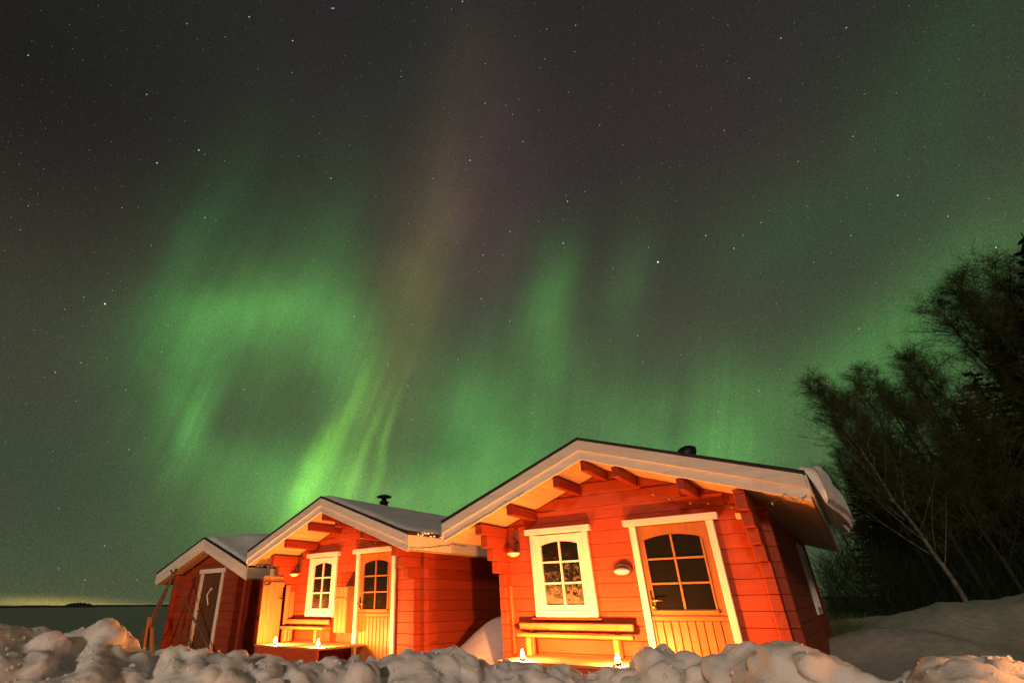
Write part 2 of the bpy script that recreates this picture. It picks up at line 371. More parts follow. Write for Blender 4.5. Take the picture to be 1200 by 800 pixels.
def lathe(prof, seg=16):
    v, f = [], []
    for r, z in prof:
        for i in range(seg): a = 2 * pi * i / seg; v.append((r * cos(a), r * sin(a), z))
    for k in range(len(prof) - 1):
        for i in range(seg): j = (i + 1) % seg; f.append((k * seg + i, k * seg + j, (k + 1) * seg + j, (k + 1) * seg + i))
    f.append(tuple(range(seg))[::-1]); f.append(tuple((len(prof) - 1) * seg + i for i in range(seg)))
    return v, f
def tube(pts, rad, seg=6):
    v, f = [], []; n = len(pts); pts = [Vector(p) for p in pts]
    if not hasattr(rad, '__len__'): rad = [rad] * n
    for k, p in enumerate(pts):
        t = (pts[min(k + 1, n - 1)] - pts[max(k - 1, 0)]).normalized()
        a = t.cross(Vector((0, 0, 1)) if abs(t.z) < .9 else Vector((1, 0, 0))).normalized(); b = t.cross(a)
        for i in range(seg): q = 2 * pi * i / seg; v.append(p + (a * cos(q) + b * sin(q)) * rad[k])
    for k in range(n - 1):
        for i in range(seg): j = (i + 1) % seg; f.append((k * seg + i, k * seg + j, (k + 1) * seg + j, (k + 1) * seg + i))
    f.append(tuple(range(seg))[::-1]); f.append(tuple((n - 1) * seg + i for i in range(seg)))
    return v, f
def arch_frame(name, ox0, ox1, oz0, oz1, ix0, ix1, iz0, iz1, rise, y0, y1, mat, parent):
    """rectangular frame whose opening has a curved top"""
    N = 10; inn, out = [(ix0, iz0), (ix1, iz0)], [(ox0, oz0), (ox1, oz0)]
    for k in range(N + 1):
        t = k / N; x = ix1 + (ix0 - ix1) * t; z = iz1 - rise + rise * (1 - (2 * t - 1) ** 2)
        inn.append((x, z)); out.append((ox1 + (ox0 - ox1) * t, oz1))
    n = len(inn); v = []
    for L, y in ((out, y0), (inn, y0), (out, y1), (inn, y1)): v += [(p[0], y, p[1]) for p in L]
    f = []
    for i in range(n):
        j = (i + 1) % n
        f += [(i, j, n + j, n + i), (2 * n + i, 3 * n + i, 3 * n + j, 2 * n + j), (i, 2 * n + i, 2 * n + j, j), (n + i, n + j, 3 * n + j, 3 * n + i)]
    me = bpy.data.meshes.new(name); me.from_pydata(v, [], f); me.update()
    bm = bmesh.new(); bm.from_mesh(me); bmesh.ops.recalc_face_normals(bm, faces=bm.faces[:]); bm.to_mesh(me); bm.free()
    me.materials.append(mat); return link(name, me, None, parent)

# ------------------------------------------------------------------ ground, lake, far shore
def elev_px(px, py):
    d = ray(px, py); return math.atan2(d.x, d.y), d.z / math.hypot(d.x, d.y)
def sstep(a, b, x): t = np.clip((x - a) / (b - a), 0, 1); return t * t * (3 - 2 * t)
def vnoise(x, y, seed=0):
    xi = np.floor(x).astype(np.int64); yi = np.floor(y).astype(np.int64); xf = x - xi; yf = y - yi
    def h(a, b):
        n = (a * 374761393 + b * 668265263 + seed * 974634777) & 0xffffffff
        n = ((n ^ (n >> 13)) * 1274126177) & 0xffffffff
        return ((n ^ (n >> 16)) & 0xffff) / 65535.
    u = xf * xf * (3 - 2 * xf); v = yf * yf * (3 - 2 * yf)
    return (h(xi, yi) * (1 - u) + h(xi + 1, yi) * u) * (1 - v) + (h(xi, yi + 1) * (1 - u) + h(xi + 1, yi + 1) * u) * v
def fbm(x, y, o=4, seed=0):
    s = 0; a = .5
    for k in range(o): s = s + a * (vnoise(x, y, seed + k) - .5); x = x * 2.03 + 11.3; y = y * 2.03 + 7.1; a *= .5
    return s
def heightmesh(name, X, Y, Zz, mat, smooth=True):
    nr, nc = X.shape
    v = np.stack([X, Y, Zz], -1).reshape(-1, 3)
    i = np.arange(nr * nc).reshape(nr, nc)
    f = np.stack([i[:-1, :-1], i[:-1, 1:], i[1:, 1:], i[1:, :-1]], -1).reshape(-1, 4)
    me = bpy.data.meshes.new(name); me.vertices.add(len(v)); me.vertices.foreach_set('co', v.ravel())
    me.loops.add(f.size); me.loops.foreach_set('vertex_index', f.ravel().astype(np.int32))
    me.polygons.add(len(f)); me.polygons.foreach_set('loop_start', np.arange(0, f.size, 4, dtype=np.int32))
    me.update(calc_edges=True); me.validate()
    if smooth: me.shade_smooth()
    me.materials.append(mat); return link(name, me)
def gauss(X, Y, x, y, sx, sy, rot=0, p=2):
    dx, dy = X - x, Y - y; c, s = cos(rot), sin(rot)
    return np.exp(-(np.abs((dx * c + dy * s) / sx) ** p + np.abs((-dx * s + dy * c) / sy) ** p))
# near ground sheet: polar fan all round the camera, fine in front
az = np.concatenate([np.linspace(-180, -60, 50)[:-1], np.linspace(-60, 62, 420), np.linspace(62, 180, 50)[1:]]) * pi / 180
rr = np.concatenate([[0.02], np.geomspace(.6, 60, 170)])
R, A = np.meshgrid(rr, az, indexing='ij'); X = R * np.sin(A); Y = R * np.cos(A)
def ground_h(X, Y):
    z = .05 * fbm(X * .6, Y * .6, 4, 3) + .015 * fbm(X * 4, Y * 4, 3, 9)
    z = z + .74 * gauss(X, Y, 1.15, 10.1, .75, .95, radians(-35), 2.2)           # drift against the big cabin's left wall
    z = z + .44 * gauss(X, Y, 3.15, 5.25, .75, .5, radians(-35), 2.4)  # added heap hidden behind the bank, blocks candlelight from the ground beyond
    z = z + .50 * gauss(X, Y, 7.7, 9.9, .75, 1.6, radians(20)) * 1.0             # small pile right of the cabin
    z = z + 1.05 * gauss(X, Y, 15.5, 13.5, 3.2, 2.6, radians(20), 2.4) + .62 * gauss(X, Y, 11.2, 12.8, 2.0, 1.6, radians(20))
    z = z + .35 * gauss(X, Y, 10.5, 15.5, 3.0, 1.2, 0)
    z = z + .16 * gauss(X, Y, 13, 12.5, 6, 4.5) * fbm(X * 1.7, Y * 1.7, 4, 5) * 2 + .10 * gauss(X, Y, 11, 12, 6, 5) * np.abs(fbm(X * 3.7, Y * 3.7, 4, 8))
    return z
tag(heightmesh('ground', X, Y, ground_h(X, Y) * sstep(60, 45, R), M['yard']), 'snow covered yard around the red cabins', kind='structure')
rr2 = np.concatenate([[59], np.geomspace(62, 6000, 40)]); az2 = np.linspace(-pi, pi, 181)
R2, A2 = np.meshgrid(rr2, az2, indexing='ij')
tag(heightmesh('frozen_lake', R2 * np.sin(A2), R2 * np.cos(A2), np.zeros_like(R2) - .003, M['lake']), 'flat snow covered lake ice reaching the horizon', kind='structure')
def ridge_strip(name, a0, a1, dist, hfun, n, mat, depth):
    v, f = [], []
    for i in range(n + 1):
        t = i / n; a = a0 + (a1 - a0) * t; h = hfun(t)
        for dd, hh in ((-depth, -.5), (-depth * .3, h * .8), (0, h), (depth, -.5)):
            v.append(((dist + dd) * sin(a), (dist + dd) * cos(a), hh))
    for i in range(n):
        for k in range(3): f.append((i * 4 + k, (i + 1) * 4 + k, (i + 1) * 4 + k + 1, i * 4 + k + 1))
    return mesh_from(name, v, f, mat)
def shore_h(t): return 8 + 9 * abs(float(fbm(np.array([t * 70.]), np.array([2.]), 4, 4)[0])) + 7 * float(vnoise(np.array([t * 9]), np.array([.5]), 2)[0])
tag(ridge_strip('far_shore', radians(-70), radians(70), 4200, shore_h, 900, M['shore'], 150), 'thin dark wooded shore line far across the lake', kind='structure')
ia0, ia1 = elev_px(72, 710)[0], elev_px(112, 710)[0]
tag(ridge_strip('wooded_islet', ia0, ia1, 2100, lambda t: 12 * (max(0, sin(pi * t)) ** .6) * (1 + .3 * float(vnoise(np.array([t * 30]), np.array([1.]), 6)[0])) + .2, 60, M['shore'], 60),
    'small dark wooded islet on the frozen lake horizon', 'islet')
# ------------------------------------------------------------------ foreground snow bank with broken chunks
PROFILE = [(-60, 720), (0, 726), (20, 727), (35, 729), (60, 733), (72, 740), (80, 738), (92, 731), (104, 733), (110, 727), (122, 722), (135, 722), (143, 735), (152, 736), (160, 744), (172, 757), (180, 758), (195, 753), (215, 753), (225, 758), (245, 757), (262, 762), (275, 760), (300, 763),
           (323, 763), (340, 768), (373, 773), (390, 770), (405, 774), (414, 771), (423, 766), (432, 768), (453, 768), (463, 763), (480, 758), (500, 760), (530, 755), (550, 767), (573, 775), (585, 772), (600, 770), (620, 776), (650, 778),
           (659, 772), (668, 779), (683, 788), (697, 787), (712, 780), (728, 787), (740, 778), (748, 765), (757, 756), (768, 753), (780, 758), (792, 763), (809, 765), (823, 773), (835, 768), (848, 762), (859, 757), (872, 751), (881, 757), (892, 757), (903, 755), (908, 745),
           (916, 743), (930, 748), (940, 754), (950, 754), (962, 759), (974, 771), (980, 768), (992, 775), (1010, 786), (1032, 799), (1045, 795), (1060, 790), (1078, 773), (1107, 767), (1137, 762), (1150, 766), (1165, 767), (1200, 775), (1240, 770), (1290, 765)]
pa = np.array([elev_px(*p) for p in PROFILE])
random.seed(101); rng = np.random.default_rng(101)
NA, NR = 1500, 270
az3 = np.linspace(radians(-64), radians(60), NA); r3 = np.linspace(1.25, 7.2, NR)
R, A = np.meshgrid(r3, az3, indexing='ij'); X = R * np.sin(A); Y = R * np.cos(A)
tgt = np.interp(az3, pa[:, 0], pa[:, 1])
AD = np.degrees(az3)
rc = 4.1 + .25 * np.sin(AD * .11) - .9 * sstep(12, 32, AD) + .35 * sstep(-18, -30, AD)
crest = tgt * rc                                             # metres relative to the eye
cz = H + crest
gp = ground_h(X, Y)
d = R - rc[None, :]
sf, sb = 1.15, .62
prof = np.where(d < 0, 1 / (1 + (np.abs(d) / sf) ** 1.9) , np.exp(-(d / sb) ** 2))
zz = gp * .3 + cz[None, :] * prof + .09 * fbm(X * 1.6, Y * 1.6, 4, 21) * (prof > .1)
for it in range(4):
    cur = ((zz - H) / R).max(0); q_ = np.exp(-(np.arange(-12, 13) / 5.) ** 2); q_ /= q_.sum()
    zz += np.convolve(np.pad(tgt - cur, 12, 'edge'), q_, 'valid')[None, :] * R * prof
base_h = zz.copy()
n_l = 420
for k in range(n_l):
    a = random.uniform(radians(-62), radians(58)); ia = int((a - az3[0]) / (az3[1] - az3[0]))
    right = AD[ia] > 8
    if AD[ia] > 34 and k < 110: continue
    dr = random.gauss(-.15, .38) if random.random() < .75 else random.uniform(-1.9, -.3)
    if not right and dr < -.9 and random.random() < .85: continue
    r = rc[ia] + dr
    if r > 5.6 or r < 1.4: continue
    s = random.choice((.14, .17, .2)) if k < 110 else random.choice((.05, .06, .08, .10, .12))
    s *= 1.3 if right else 1.0
    sx, sy, sz = s * random.uniform(.8, 1.7), s * random.uniform(.6, 1.1), s * random.uniform(.5, 1.0)
    rot = random.uniform(0, pi); x0, y0 = r * sin(a), r * cos(a)
    m = (np.abs(X - x0) < 2.2 * s * 1.35) & (np.abs(Y - y0) < 2.2 * s * 1.35)
    idx = np.where(m.any(1))[0]; jdx = np.where(m.any(0))[0]
    if len(idx) == 0 or len(jdx) == 0: continue
    sl_ = np.s_[idx[0]:idx[-1] + 1, jdx[0]:jdx[-1] + 1]
    dx, dy = X[sl_] - x0, Y[sl_] - y0
    lx = (dx * cos(rot) + dy * sin(rot)) / sx; ly = (-dx * sin(rot) + dy * cos(rot)) / sy
    pw = random.uniform(2.0, 4.5)
    q = 1 - np.abs(lx) ** pw - np.abs(ly) ** pw
    c0 = base_h[min(NR - 1, max(0, int((r - r3[0]) / (r3[1] - r3[0])))), ia]
    top = c0 - .55 * sz + sz * np.clip(q, 0, None) ** (1 / pw) + (lx * random.uniform(-.4, .4) + ly * random.uniform(-.5, .3)) * sz
    zz[sl_] = np.where(q > 0, np.maximum(zz[sl_], top), zz[sl_])
def blur(a):
    b = a.copy(); b[1:-1] = (a[:-2] + 2 * a[1:-1] + a[2:]) / 4; c = b.copy(); c[:, 1:-1] = (b[:, :-2] + 2 * b[:, 1:-1] + b[:, 2:]) / 4; return c
zz = blur(blur(blur(zz)))
zz += (.028 * fbm(X * 9, Y * 9, 5, 31) + .012 * fbm(X * 30, Y * 30, 3, 37)) * (prof > .12)
for it in range(3):                                          # bring the crest line to the measured outline
    el = ((zz - H) / R); cur = el.max(0)
    q_ = np.exp(-(np.arange(-24, 25) / 9.) ** 2); q_ /= q_.sum()
    dl = np.convolve(np.pad(tgt - cur, 24, 'edge'), q_, 'valid')
    zz += dl[None, :] * R * sstep(.05, .55, prof)
zz -= .030 * sstep(.3, .8, prof)
edge = sstep(r3[-1], r3[-1] - .5, R)
zz = zz * edge + (-.05) * (1 - edge)
zz = np.where((prof < .015) & (d > 0), -.05, zz)
# broken lumps of crusted snow, faceted and rounded, strewn over the bank
def ico(n):
    bm = bmesh.new(); bmesh.ops.create_icosphere(bm, subdivisions=n, radius=1)
    v = np.array([tuple(q.co) for q in bm.verts]); f = np.array([[q.index for q in fc.verts] for fc in bm.faces]); bm.free(); return v, f
ICO = {2: ico(3), 1: ico(2)}
CV, CF, off_ = [], [], 0
for k in range(4200):
    a = random.uniform(radians(-60), radians(57)); ad = math.degrees(a)
    ia = int((a - az3[0]) / (az3[1] - az3[0]))
    dense = .5 + .5 * float(vnoise(np.array([ad * .35 + 40]), np.array([3.3]), 12)[0])
    right = ad > 6
    if random.random() > (1.0 if right else dense): continue
    left_slope = ad < -16
    dr = random.gauss(-.10, .30) if random.random() < .75 else -abs(random.gauss(0, .9))
    r0 = rc[ia] + dr
    if r0 < 1.8 or r0 > 6: continue
    s0 = min(.17, .017 / (random.random() ** .62 + .06)) * (1.2 if right else .85)
    if dr < -.5: s0 = min(s0, .06)
    if ad > 35: s0 = min(s0, .075)
    if tgt[ia] < -.105 and s0 > .06: s0 = .05
    ir = min(NR - 1, max(0, int((r0 - r3[0]) / (r3[1] - r3[0]))))
    v0, f0 = ICO[2 if s0 > .07 else 1]
    ns = rng.normal(size=(rng.integers(7, 12), 3)); ns /= np.linalg.norm(ns, axis=1)[:, None]
    ds = rng.uniform(.50, .95, len(ns))
    pr = v0 @ ns.T; sc_v = np.where(pr > .05, ds[None, :] / np.maximum(pr, .05), 9.)
    kk = 22.; rad_ = (np.exp(-kk * np.minimum(sc_v, 2)).sum(1) + np.exp(-kk * 1.0)) ; rad_ = -np.log(rad_) / kk
    rad_ = np.clip(rad_, .3, 1.1)
    v = v0 * rad_[:, None]
    v *= np.array([random.uniform(.8, 1.5), random.uniform(.7, 1.1), random.uniform(.5, .9)])
    al, be, ga = random.uniform(0, 2 * pi), random.gauss(0, .45), random.gauss(0, .45)
    Mx = np.array(Matrix.Rotation(al, 3, 'Z') @ Matrix.Rotation(be, 3, 'X') @ Matrix.Rotation(ga, 3, 'Y'))
    v = (v * s0) @ Mx.T
    v += .05 * s0 * np.stack([np.sin(v[:, 1] * 60 + k), np.sin(v[:, 2] * 70 + k * 2), np.sin(v[:, 0] * 65)], 1)
    zc_ = float(zz[ir, ia]) + s0 * random.uniform(-.38, .08)
    vx, vy = v[:, 0] + r0 * sin(a), v[:, 1] + r0 * cos(a)
    over_ = ((v[:, 2] + zc_ - H) / np.hypot(vx, vy) - np.interp(np.arctan2(vx, vy), az3, tgt)).max()      # keep the measured outline
    if over_ > .005: zc_ -= (over_ - random.uniform(-.002, .005)) * r0
    v += np.array([r0 * sin(a), r0 * cos(a), zc_])
    CV.append(v); CF.append(f0 + off_); off_ += len(v)
CV = np.concatenate(CV); CF = np.concatenate(CF)
# close the bank sheet below, fuse it with the lumps and relax, so that they read as one mass of ploughed snow
st2 = np.s_[::1, ::1]
Vt = np.stack([X, Y, zz], -1).reshape(-1, 3); nr_, nc_ = X.shape
Vb = np.stack([X, Y, np.full_like(X, -.16)], -1).reshape(-1, 3); nt_ = len(Vt); I = np.arange(nt_).reshape(nr_, nc_)
q1 = np.stack([I[:-1, :-1], I[:-1, 1:], I[1:, 1:], I[1:, :-1]], -1).reshape(-1, 4); q2 = q1[:, ::-1] + nt_
def wall_(a): return np.stack([a[:-1], a[:-1] + nt_, a[1:] + nt_, a[1:]], -1)
Q = np.concatenate([q1, q2, wall_(I[0]), wall_(I[-1])[:, ::-1], wall_(I[:, 0])[:, ::-1], wall_(I[:, -1])])
allv = np.concatenate([Vt, Vb, CV]); tris = CF + 2 * nt_
me = bpy.data.meshes.new('snow_bank'); me.vertices.add(len(allv)); me.vertices.foreach_set('co', allv.ravel())
li = np.concatenate([Q.ravel(), tris.ravel()]).astype(np.int32)
me.loops.add(len(li)); me.loops.foreach_set('vertex_index', li)
me.polygons.add(len(Q) + len(tris)); me.polygons.foreach_set('loop_start', np.concatenate([np.arange(len(Q)) * 4, len(Q) * 4 + np.arange(len(tris)) * 3]).astype(np.int32))
me.update(calc_edges=True)
o = link('snow_bank', me)
rm = o.modifiers.new('fuse', 'REMESH'); rm.mode = 'VOXEL'; rm.voxel_size = .018; rm.use_smooth_shade = True
sm = o.modifiers.new('relax', 'SMOOTH'); sm.factor = .5; sm.iterations = 2
dg = bpy.context.evaluated_depsgraph_get(); me2 = bpy.data.meshes.new_from_object(o.evaluated_get(dg)); o.modifiers.clear(); o.data = me2; bpy.data.meshes.remove(me)
nv_ = len(me2.vertices); P_ = np.empty(nv_ * 3); me2.vertices.foreach_get('co', P_); P_ = P_.reshape(-1, 3)
N_ = np.empty(nv_ * 3); me2.vertex_normals.foreach_get('vector', N_); N_ = N_.reshape(-1, 3)
q_ = P_[:, 2] * 1.3
dsp = .034 * fbm(P_[:, 0] * 11 + q_ * 9, P_[:, 1] * 11 - q_ * 7, 4, 71) + .020 * np.abs(fbm(P_[:, 0] * 24 - q_ * 20, P_[:, 1] * 24 + q_ * 17, 2, 77))
P_ += N_ * dsp[:, None]; me2.vertices.foreach_set('co', P_.ravel()); me2.update()
# loose crumbs lying on the crust
pick = rng.choice(nv_, 9000); cv, cf, oo = [], [], 0; v1_, f1_ = ico(1)
for k_ in pick:
    if N_[k_, 2] < .35 or P_[k_, 2] < .2: continue
    sz_ = .0035 + .012 * random.random() ** 3
    if (P_[k_, 2] + sz_ - H) / math.hypot(P_[k_, 0], P_[k_, 1]) > np.interp(math.atan2(P_[k_, 0], P_[k_, 1]), az3, tgt) + .006: continue
    w_ = v1_ * sz_ * rng.uniform(.55, 1.4, (1, 3)) * rng.uniform(.7, 1.25, (len(v1_), 1)) + P_[k_] + np.array([0, 0, sz_ * .4]); cv.append(w_); cf.append(f1_ + oo); oo += len(w_)
mc = bpy.data.meshes.new('snow_crumbs'); mc.from_pydata(np.concatenate(cv).tolist(), [], np.concatenate(cf).tolist()); mc.materials.append(M['snow'])
tag(link('snow_crumbs', mc), 'countless loose snow crumbs lying on the ploughed bank', kind='stuff')
me2.materials.clear(); me2.materials.append(M['snow']); me2.shade_smooth()
tag(o, 'bank of ploughed lumpy snow running in front of the three cabins', kind='structure')

random.seed(55)
# ------------------------------------------------------------------ cabins
STEP = .165
def window(parent, u0, u1, w0, w1, y, g0, g1, gz0, gz1, glass):
    fr = arch_frame('window', u0 + .08, u1 - .08, w0 + .08, w1 - .06, g0, g1, gz0, gz1, .045, y - .035, y + .03, M['white_z'], parent)
    for a, b in ((u0, u0 + .085), (u1 - .085, u1)): bx('casing', a, b, y - .055, y - .005, w0, w1 - .045, M['white_z'], fr)
    bx('casing', u0 + .087, u1 - .087, y - .056, y - .006, w0, w0 + .085, M['white_x'], fr)
    bx('lintel_board', u0 - .06, u1 + .06, y - .10, y - .004, w1 - .043, w1 + .035, M['white_x'], fr)
    mids = (g0 + g1) / 2; hz = [gz0 + (gz1 - gz0) * k / 3 for k in range(4)]
    bx('muntin', mids - .014, mids + .014, y - .03, y + .0, gz0, gz1, M['white_z'], fr, .004)
    for z in hz[1:3]:
        bx('muntin', g0, mids - .015, y - .028, y + .0, z - .013, z + .013, M['white_x'], fr, .004)
        bx('muntin', mids + .015, g1, y - .028, y + .0, z - .013, z + .013, M['white_x'], fr, .004)
    for k in range(3):
        for a, b in ((g0, mids - .012), (mids + .012, g1)): bx('pane', a, b, y - .006, y - .002, hz[k] + (.012 if k else 0), hz[k + 1] - (.012 if k < 2 else 0), glass, fr, 0)
    return fr
def door(parent, u0, u1, zb, zt, y, g0, g1, gz0, gz1, glass, mirror=False):
    fr = bx('door_frame', u0, u0 + .085, y - .055, y - .004, zb, zt - .045, M['white_z'], parent)
    bx('casing', u1 - .085 - fr.location.x, u1 - fr.location.x, y - .055 - fr.location.y, y - .004 - fr.location.y, zb - fr.location.z, zt - .045 - fr.location.z, M['white_z'], fr)
    bx('lintel_board', u0 - .06 - fr.location.x, u1 + .07 - fr.location.x, y - .11 - fr.location.y, y - .003 - fr.location.y, zt - .043 - fr.location.z, zt + .035 - fr.location.z, M['white_x'], fr)
    a, b = u0 + .087, u1 - .087
    gzb = gz0
    d = arch_frame('door', a, b, gz0 - .07, zt - .05, g0, g1, gz0, gz1, .05, y - .01, y + .035, M['pine'], parent)
    bx('rail', a, b, y - .035, y + .03, gz0 - .125, gz0 - .072, M['pine_x'], d)
    bx('drip_rail', g0 - .03, g1 + .03, y - .04, y - .012, gz0 - .045, gz0 - .012, M['bench'], d, .005)
    mids = (g0 + g1) / 2; hz = [gz0 + (gz1 - gz0) * k / 3 for k in range(4)]
    bx('muntin', mids - .013, mids + .013, y - .022, y + .005, gz0, gz1, M['bench'], d, .004)
    for z in hz[1:3]:
        bx('muntin', g0, mids - .014, y - .02, y + .005, z - .012, z + .012, M['bench'], d, .004)
        bx('muntin', mids + .014, g1, y - .02, y + .005, z - .012, z + .012, M['bench'], d, .004)
    for a2, b2 in ((g0 - .022, g0), (g1, g1 + .022)): bx('bead', a2, b2, y - .022, y - .0095, gz0 - .01, gz1 - .085, M['bench'], d, .003)
    for k in range(3):
        for p, q in ((g0, mids - .012), (mids + .012, g1)): bx('pane', p, q, y + .004, y + .008, hz[k] + (.012 if k else 0), hz[k + 1] - (.012 if k < 2 else 0), glass, d, 0)
    n = 9; s = (b - a - .03) / n
    for k in range(n): bx('board', a + .03 + k * s, a + .03 + (k + 1) * s - .007, y - .012, y + .02, zb + .03, gz0 - .127, M['pine'], d, .006)
    bx('stile', a, a + .028, y - .02, y + .022, zb + .03, gz0 - .127, M['pine'], d)
    hx = a + .045
    hb = bx('handle_plate', hx - .018, hx + .018, y - .022, y - .012, .95 - .10, .95 + .12, M['iron'], d, .003)
    v, f = tube([(hx, y - .02, H + .0), (hx, y - .07, H + .0), (hx + .13, y - .075, H + .0)], .010, 8); mesh_from('handle', v, f, M['brass'], d, True)
    v, f = lathe([(.02, 0), (.026, .01), (.012, .02)], 10); k = mesh_from('keyhole', v, f, M['brass'], d, True, (hx, y - .022, H - .07)); k.rotation_euler = (pi / 2, 0, 0)
    return d
def cabin(name, label, ox, oy, hd, W_, ridge, eaveL, eaveR, eL, eR, over, D, opts):
    c = empty(name, (ox, oy, 0), -radians(hd), label, 'cabin', None)
    mid = W_ / 2
    kl = (ridge - eaveL) / (mid + eL); kr = (ridge - eaveR) / (W_ - mid + eR)
    top = lambda u: H + ridge - (kl * (mid - u) if u < mid else kr * (u - mid))
    T = .27                                             # roof package thickness
    z0 = -.02; T0 = .115                                # wall thickness
    rows = []; z = H - .94
    while z < H + ridge - T: rows.append((z, z + STEP - .0035)); z += STEP
    ops = opts['openings']                              # (u0,u1,z0,z1)
    ext = opts.get('ext', .17)
    side_top = min(top(0), top(W_)) - T
    for (a, b) in rows:
        zc = (a + b) / 2
        # extents of the gable at this height
        L, Rr = -.09, W_ + .09
        if b > top(L) - T: L = mid - (H + ridge - T - b) / kl
        if b > top(Rr) - T: Rr = mid + (H + ridge - T - b) / kr
        if Rr - L > .15:
            segs = [(L, Rr)]
            for (p, q, s, t) in ops:
                if zc > s and zc < t:
                    new = []
                    for (m, n) in segs:
                        if q <= m or p >= n: new.append((m, n)); continue
                        if p - m > .03: new.append((m, p))
                        if n - q > .03: new.append((q, n))
                    segs = new
            for (m, n) in segs: 
                o = bx('log', m, n, -.002 + random.uniform(-.0012, .0012), T0, a, b, M['red'], c, .005)
            bx('log', L + .12, Rr - .12, D - T0, D, a, b, M['red'], c, .012)
    # close the triangle gaps under the roof with boards cut to the slope
    for y0, y1 in ((.012, T0 - .01), (D - T0 + .01, D - .01)):
        pl = [(0, side_top - .05), (W_, side_top - .05), (W_, top(W_) - T), (mid, H + ridge - T), (0, top(0) - T)]
        prism('gable_board', pl, y0, y1, M['red'], c)
    # corbelled side walls
    steps = opts.get('steps', [])
    for side, u0 in ((0, 0), (1, W_)):
        k = kl if side == 0 else kr
        st_ = top(0) - T if side == 0 else top(W_) - T
        for (a, b) in rows:
            if a > st_ - .02: continue
            b = min(b, st_)
            e = ext
            for (w, ee) in steps:
                if (a + b) / 2 > H + w: e = max(e, ee)
            x0, x1 = (0, T0) if side == 0 else (W_ - T0, W_)
            bx('log', x0, x1, -e + random.uniform(-.006, .006), D + .15, a, b, M['red_y'], c, .005)
    # roof slabs with felt
    oF, oB = over, .35
    for s in (-1, 1):
        ue = -eL if s < 0 else W_ + eR; um = mid
        ze, zr = top(ue), H + ridge
        P = [(um, zr - .02), (ue, ze - .02), (ue, ze - .05), (um, zr - .05)]
        rf = prism('roof', P, -oF - .02, D + oB, M['felt'], c, bev=0) if s < 0 else prism('roof', P[::-1], -oF - .02, D + oB, M['felt'], c, bev=0)
        # felt drip edge standing a little proud over the barge board
        prism('felt_edge', [(um, zr + .012), (ue - s * -.02, ze + .012), (ue + s * .02, ze - .022), (um, zr - .022)] if True else P, -oF - .045, D + oB + .03, M['felt'], c, bev=0)
        # two-layer barge boards
        n = Vector((0, 0))
        def strip(nm, d0, d1, y0, y1, uu):
            return prism(nm, [(um, zr - d0), (uu, top(uu) - d0), (uu, top(uu) - d1), (um, zr - d1)], y0, y1, M['white_x'], c, bev=.003)
        strip('barge_board', .024, .165, -oF - .035, -oF - .012, ue)
        strip('barge_board', .150, .285, -oF - .010, -oF + .014, ue)
        # soffit boards under the front overhang, and along the eave
        ws = .14; nb = int(abs(ue - um) / ws)
        for k2 in range(nb):
            ua = um + s * (k2 * abs(ue - um) / nb); ub = um + s * ((k2 + 1) * abs(ue - um) / nb - .005)
            outside = (ub < -.0) or (ua > W_)
            y1_ = D + oB - .02 if (min(ua, ub) < -.01 or max(ua, ub) > W_ + .01) else -.004
            pts = [(ua, top(ua) - T + .0), (ub, top(ub) - T + .0), (ub, top(ub) - T + .018), (ua, top(ua) - T + .018)]
            inner = 0 <= min(ua, ub) and max(ua, ub) <= W_
            if not inner:
                # eave boards end at the wall log
                lim = (-.0 if s < 0 else W_)
            prism('soffit_board', pts, -oF + .016, y1_, M['soffit'], c, bev=0)
        # closing panel above the side wall
        # eave fascia
        f0, f1 = sorted((ue + s * .002, ue + s * .026))
        bx('fascia_board', f0, f1, -oF - .03, D + oB, ze - .245, ze - .03, M['white_y'], c, .004)
    # ceiling keeps light out of the roof space
    for s in (-1, 1):
        ue = .02 if s < 0 else W_ - .02
        prism('ceiling_panel', [(mid, H + ridge - T + .02), (ue, top(ue) - T + .02), (ue, top(ue) - T + .04), (mid, H + ridge - T + .04)], .02, D - .02, M['room'], c, bev=0)
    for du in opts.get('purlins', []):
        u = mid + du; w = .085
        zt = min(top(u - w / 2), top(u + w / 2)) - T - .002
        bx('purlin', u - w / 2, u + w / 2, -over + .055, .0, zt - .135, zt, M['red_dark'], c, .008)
    # dark floor and inner lining
    bx('floor', .12, W_ - .12, .12, D - .12, .02, .06, M['room'], c, 0)
    bx('inner_wall', .13, W_ - .13, 1.9, 1.95, .07, H + 1.0, M['room'], c, 0)
    return c, top
def tealight(ox, oy, hd, u, v, w, label, flame='flame', s=1.0):
    h = radians(hd); x = ox + u * cos(h) + v * sin(h); y = oy - u * sin(h) + v * cos(h)
    t = empty('candle', (x, y, H + w), 0, label, 'candle', 'lit candles at the cabins')
    vv, ff = lathe([(.030 * s, 0), (.034 * s, .025 * s), (.035 * s, .026 * s), (.031 * s, .022 * s)], 14); mesh_from('cup', vv, ff, M['tin'], t, True)
    vv, ff = lathe([(.029 * s, .004 * s), (.029 * s, .021 * s), (.01 * s, .019 * s)], 14); mesh_from('wax', vv, ff, M['wax'], t, True)
    vv, ff = lathe([(.004, .024), (.016, .034), (.021, .050), (.018, .070), (.010, .092), (.002, .112)], 12)
    vv = [tuple(q * s for q in p) for p in vv]
    mesh_from('flame', vv, ff, M[flame], t, True)
    return t
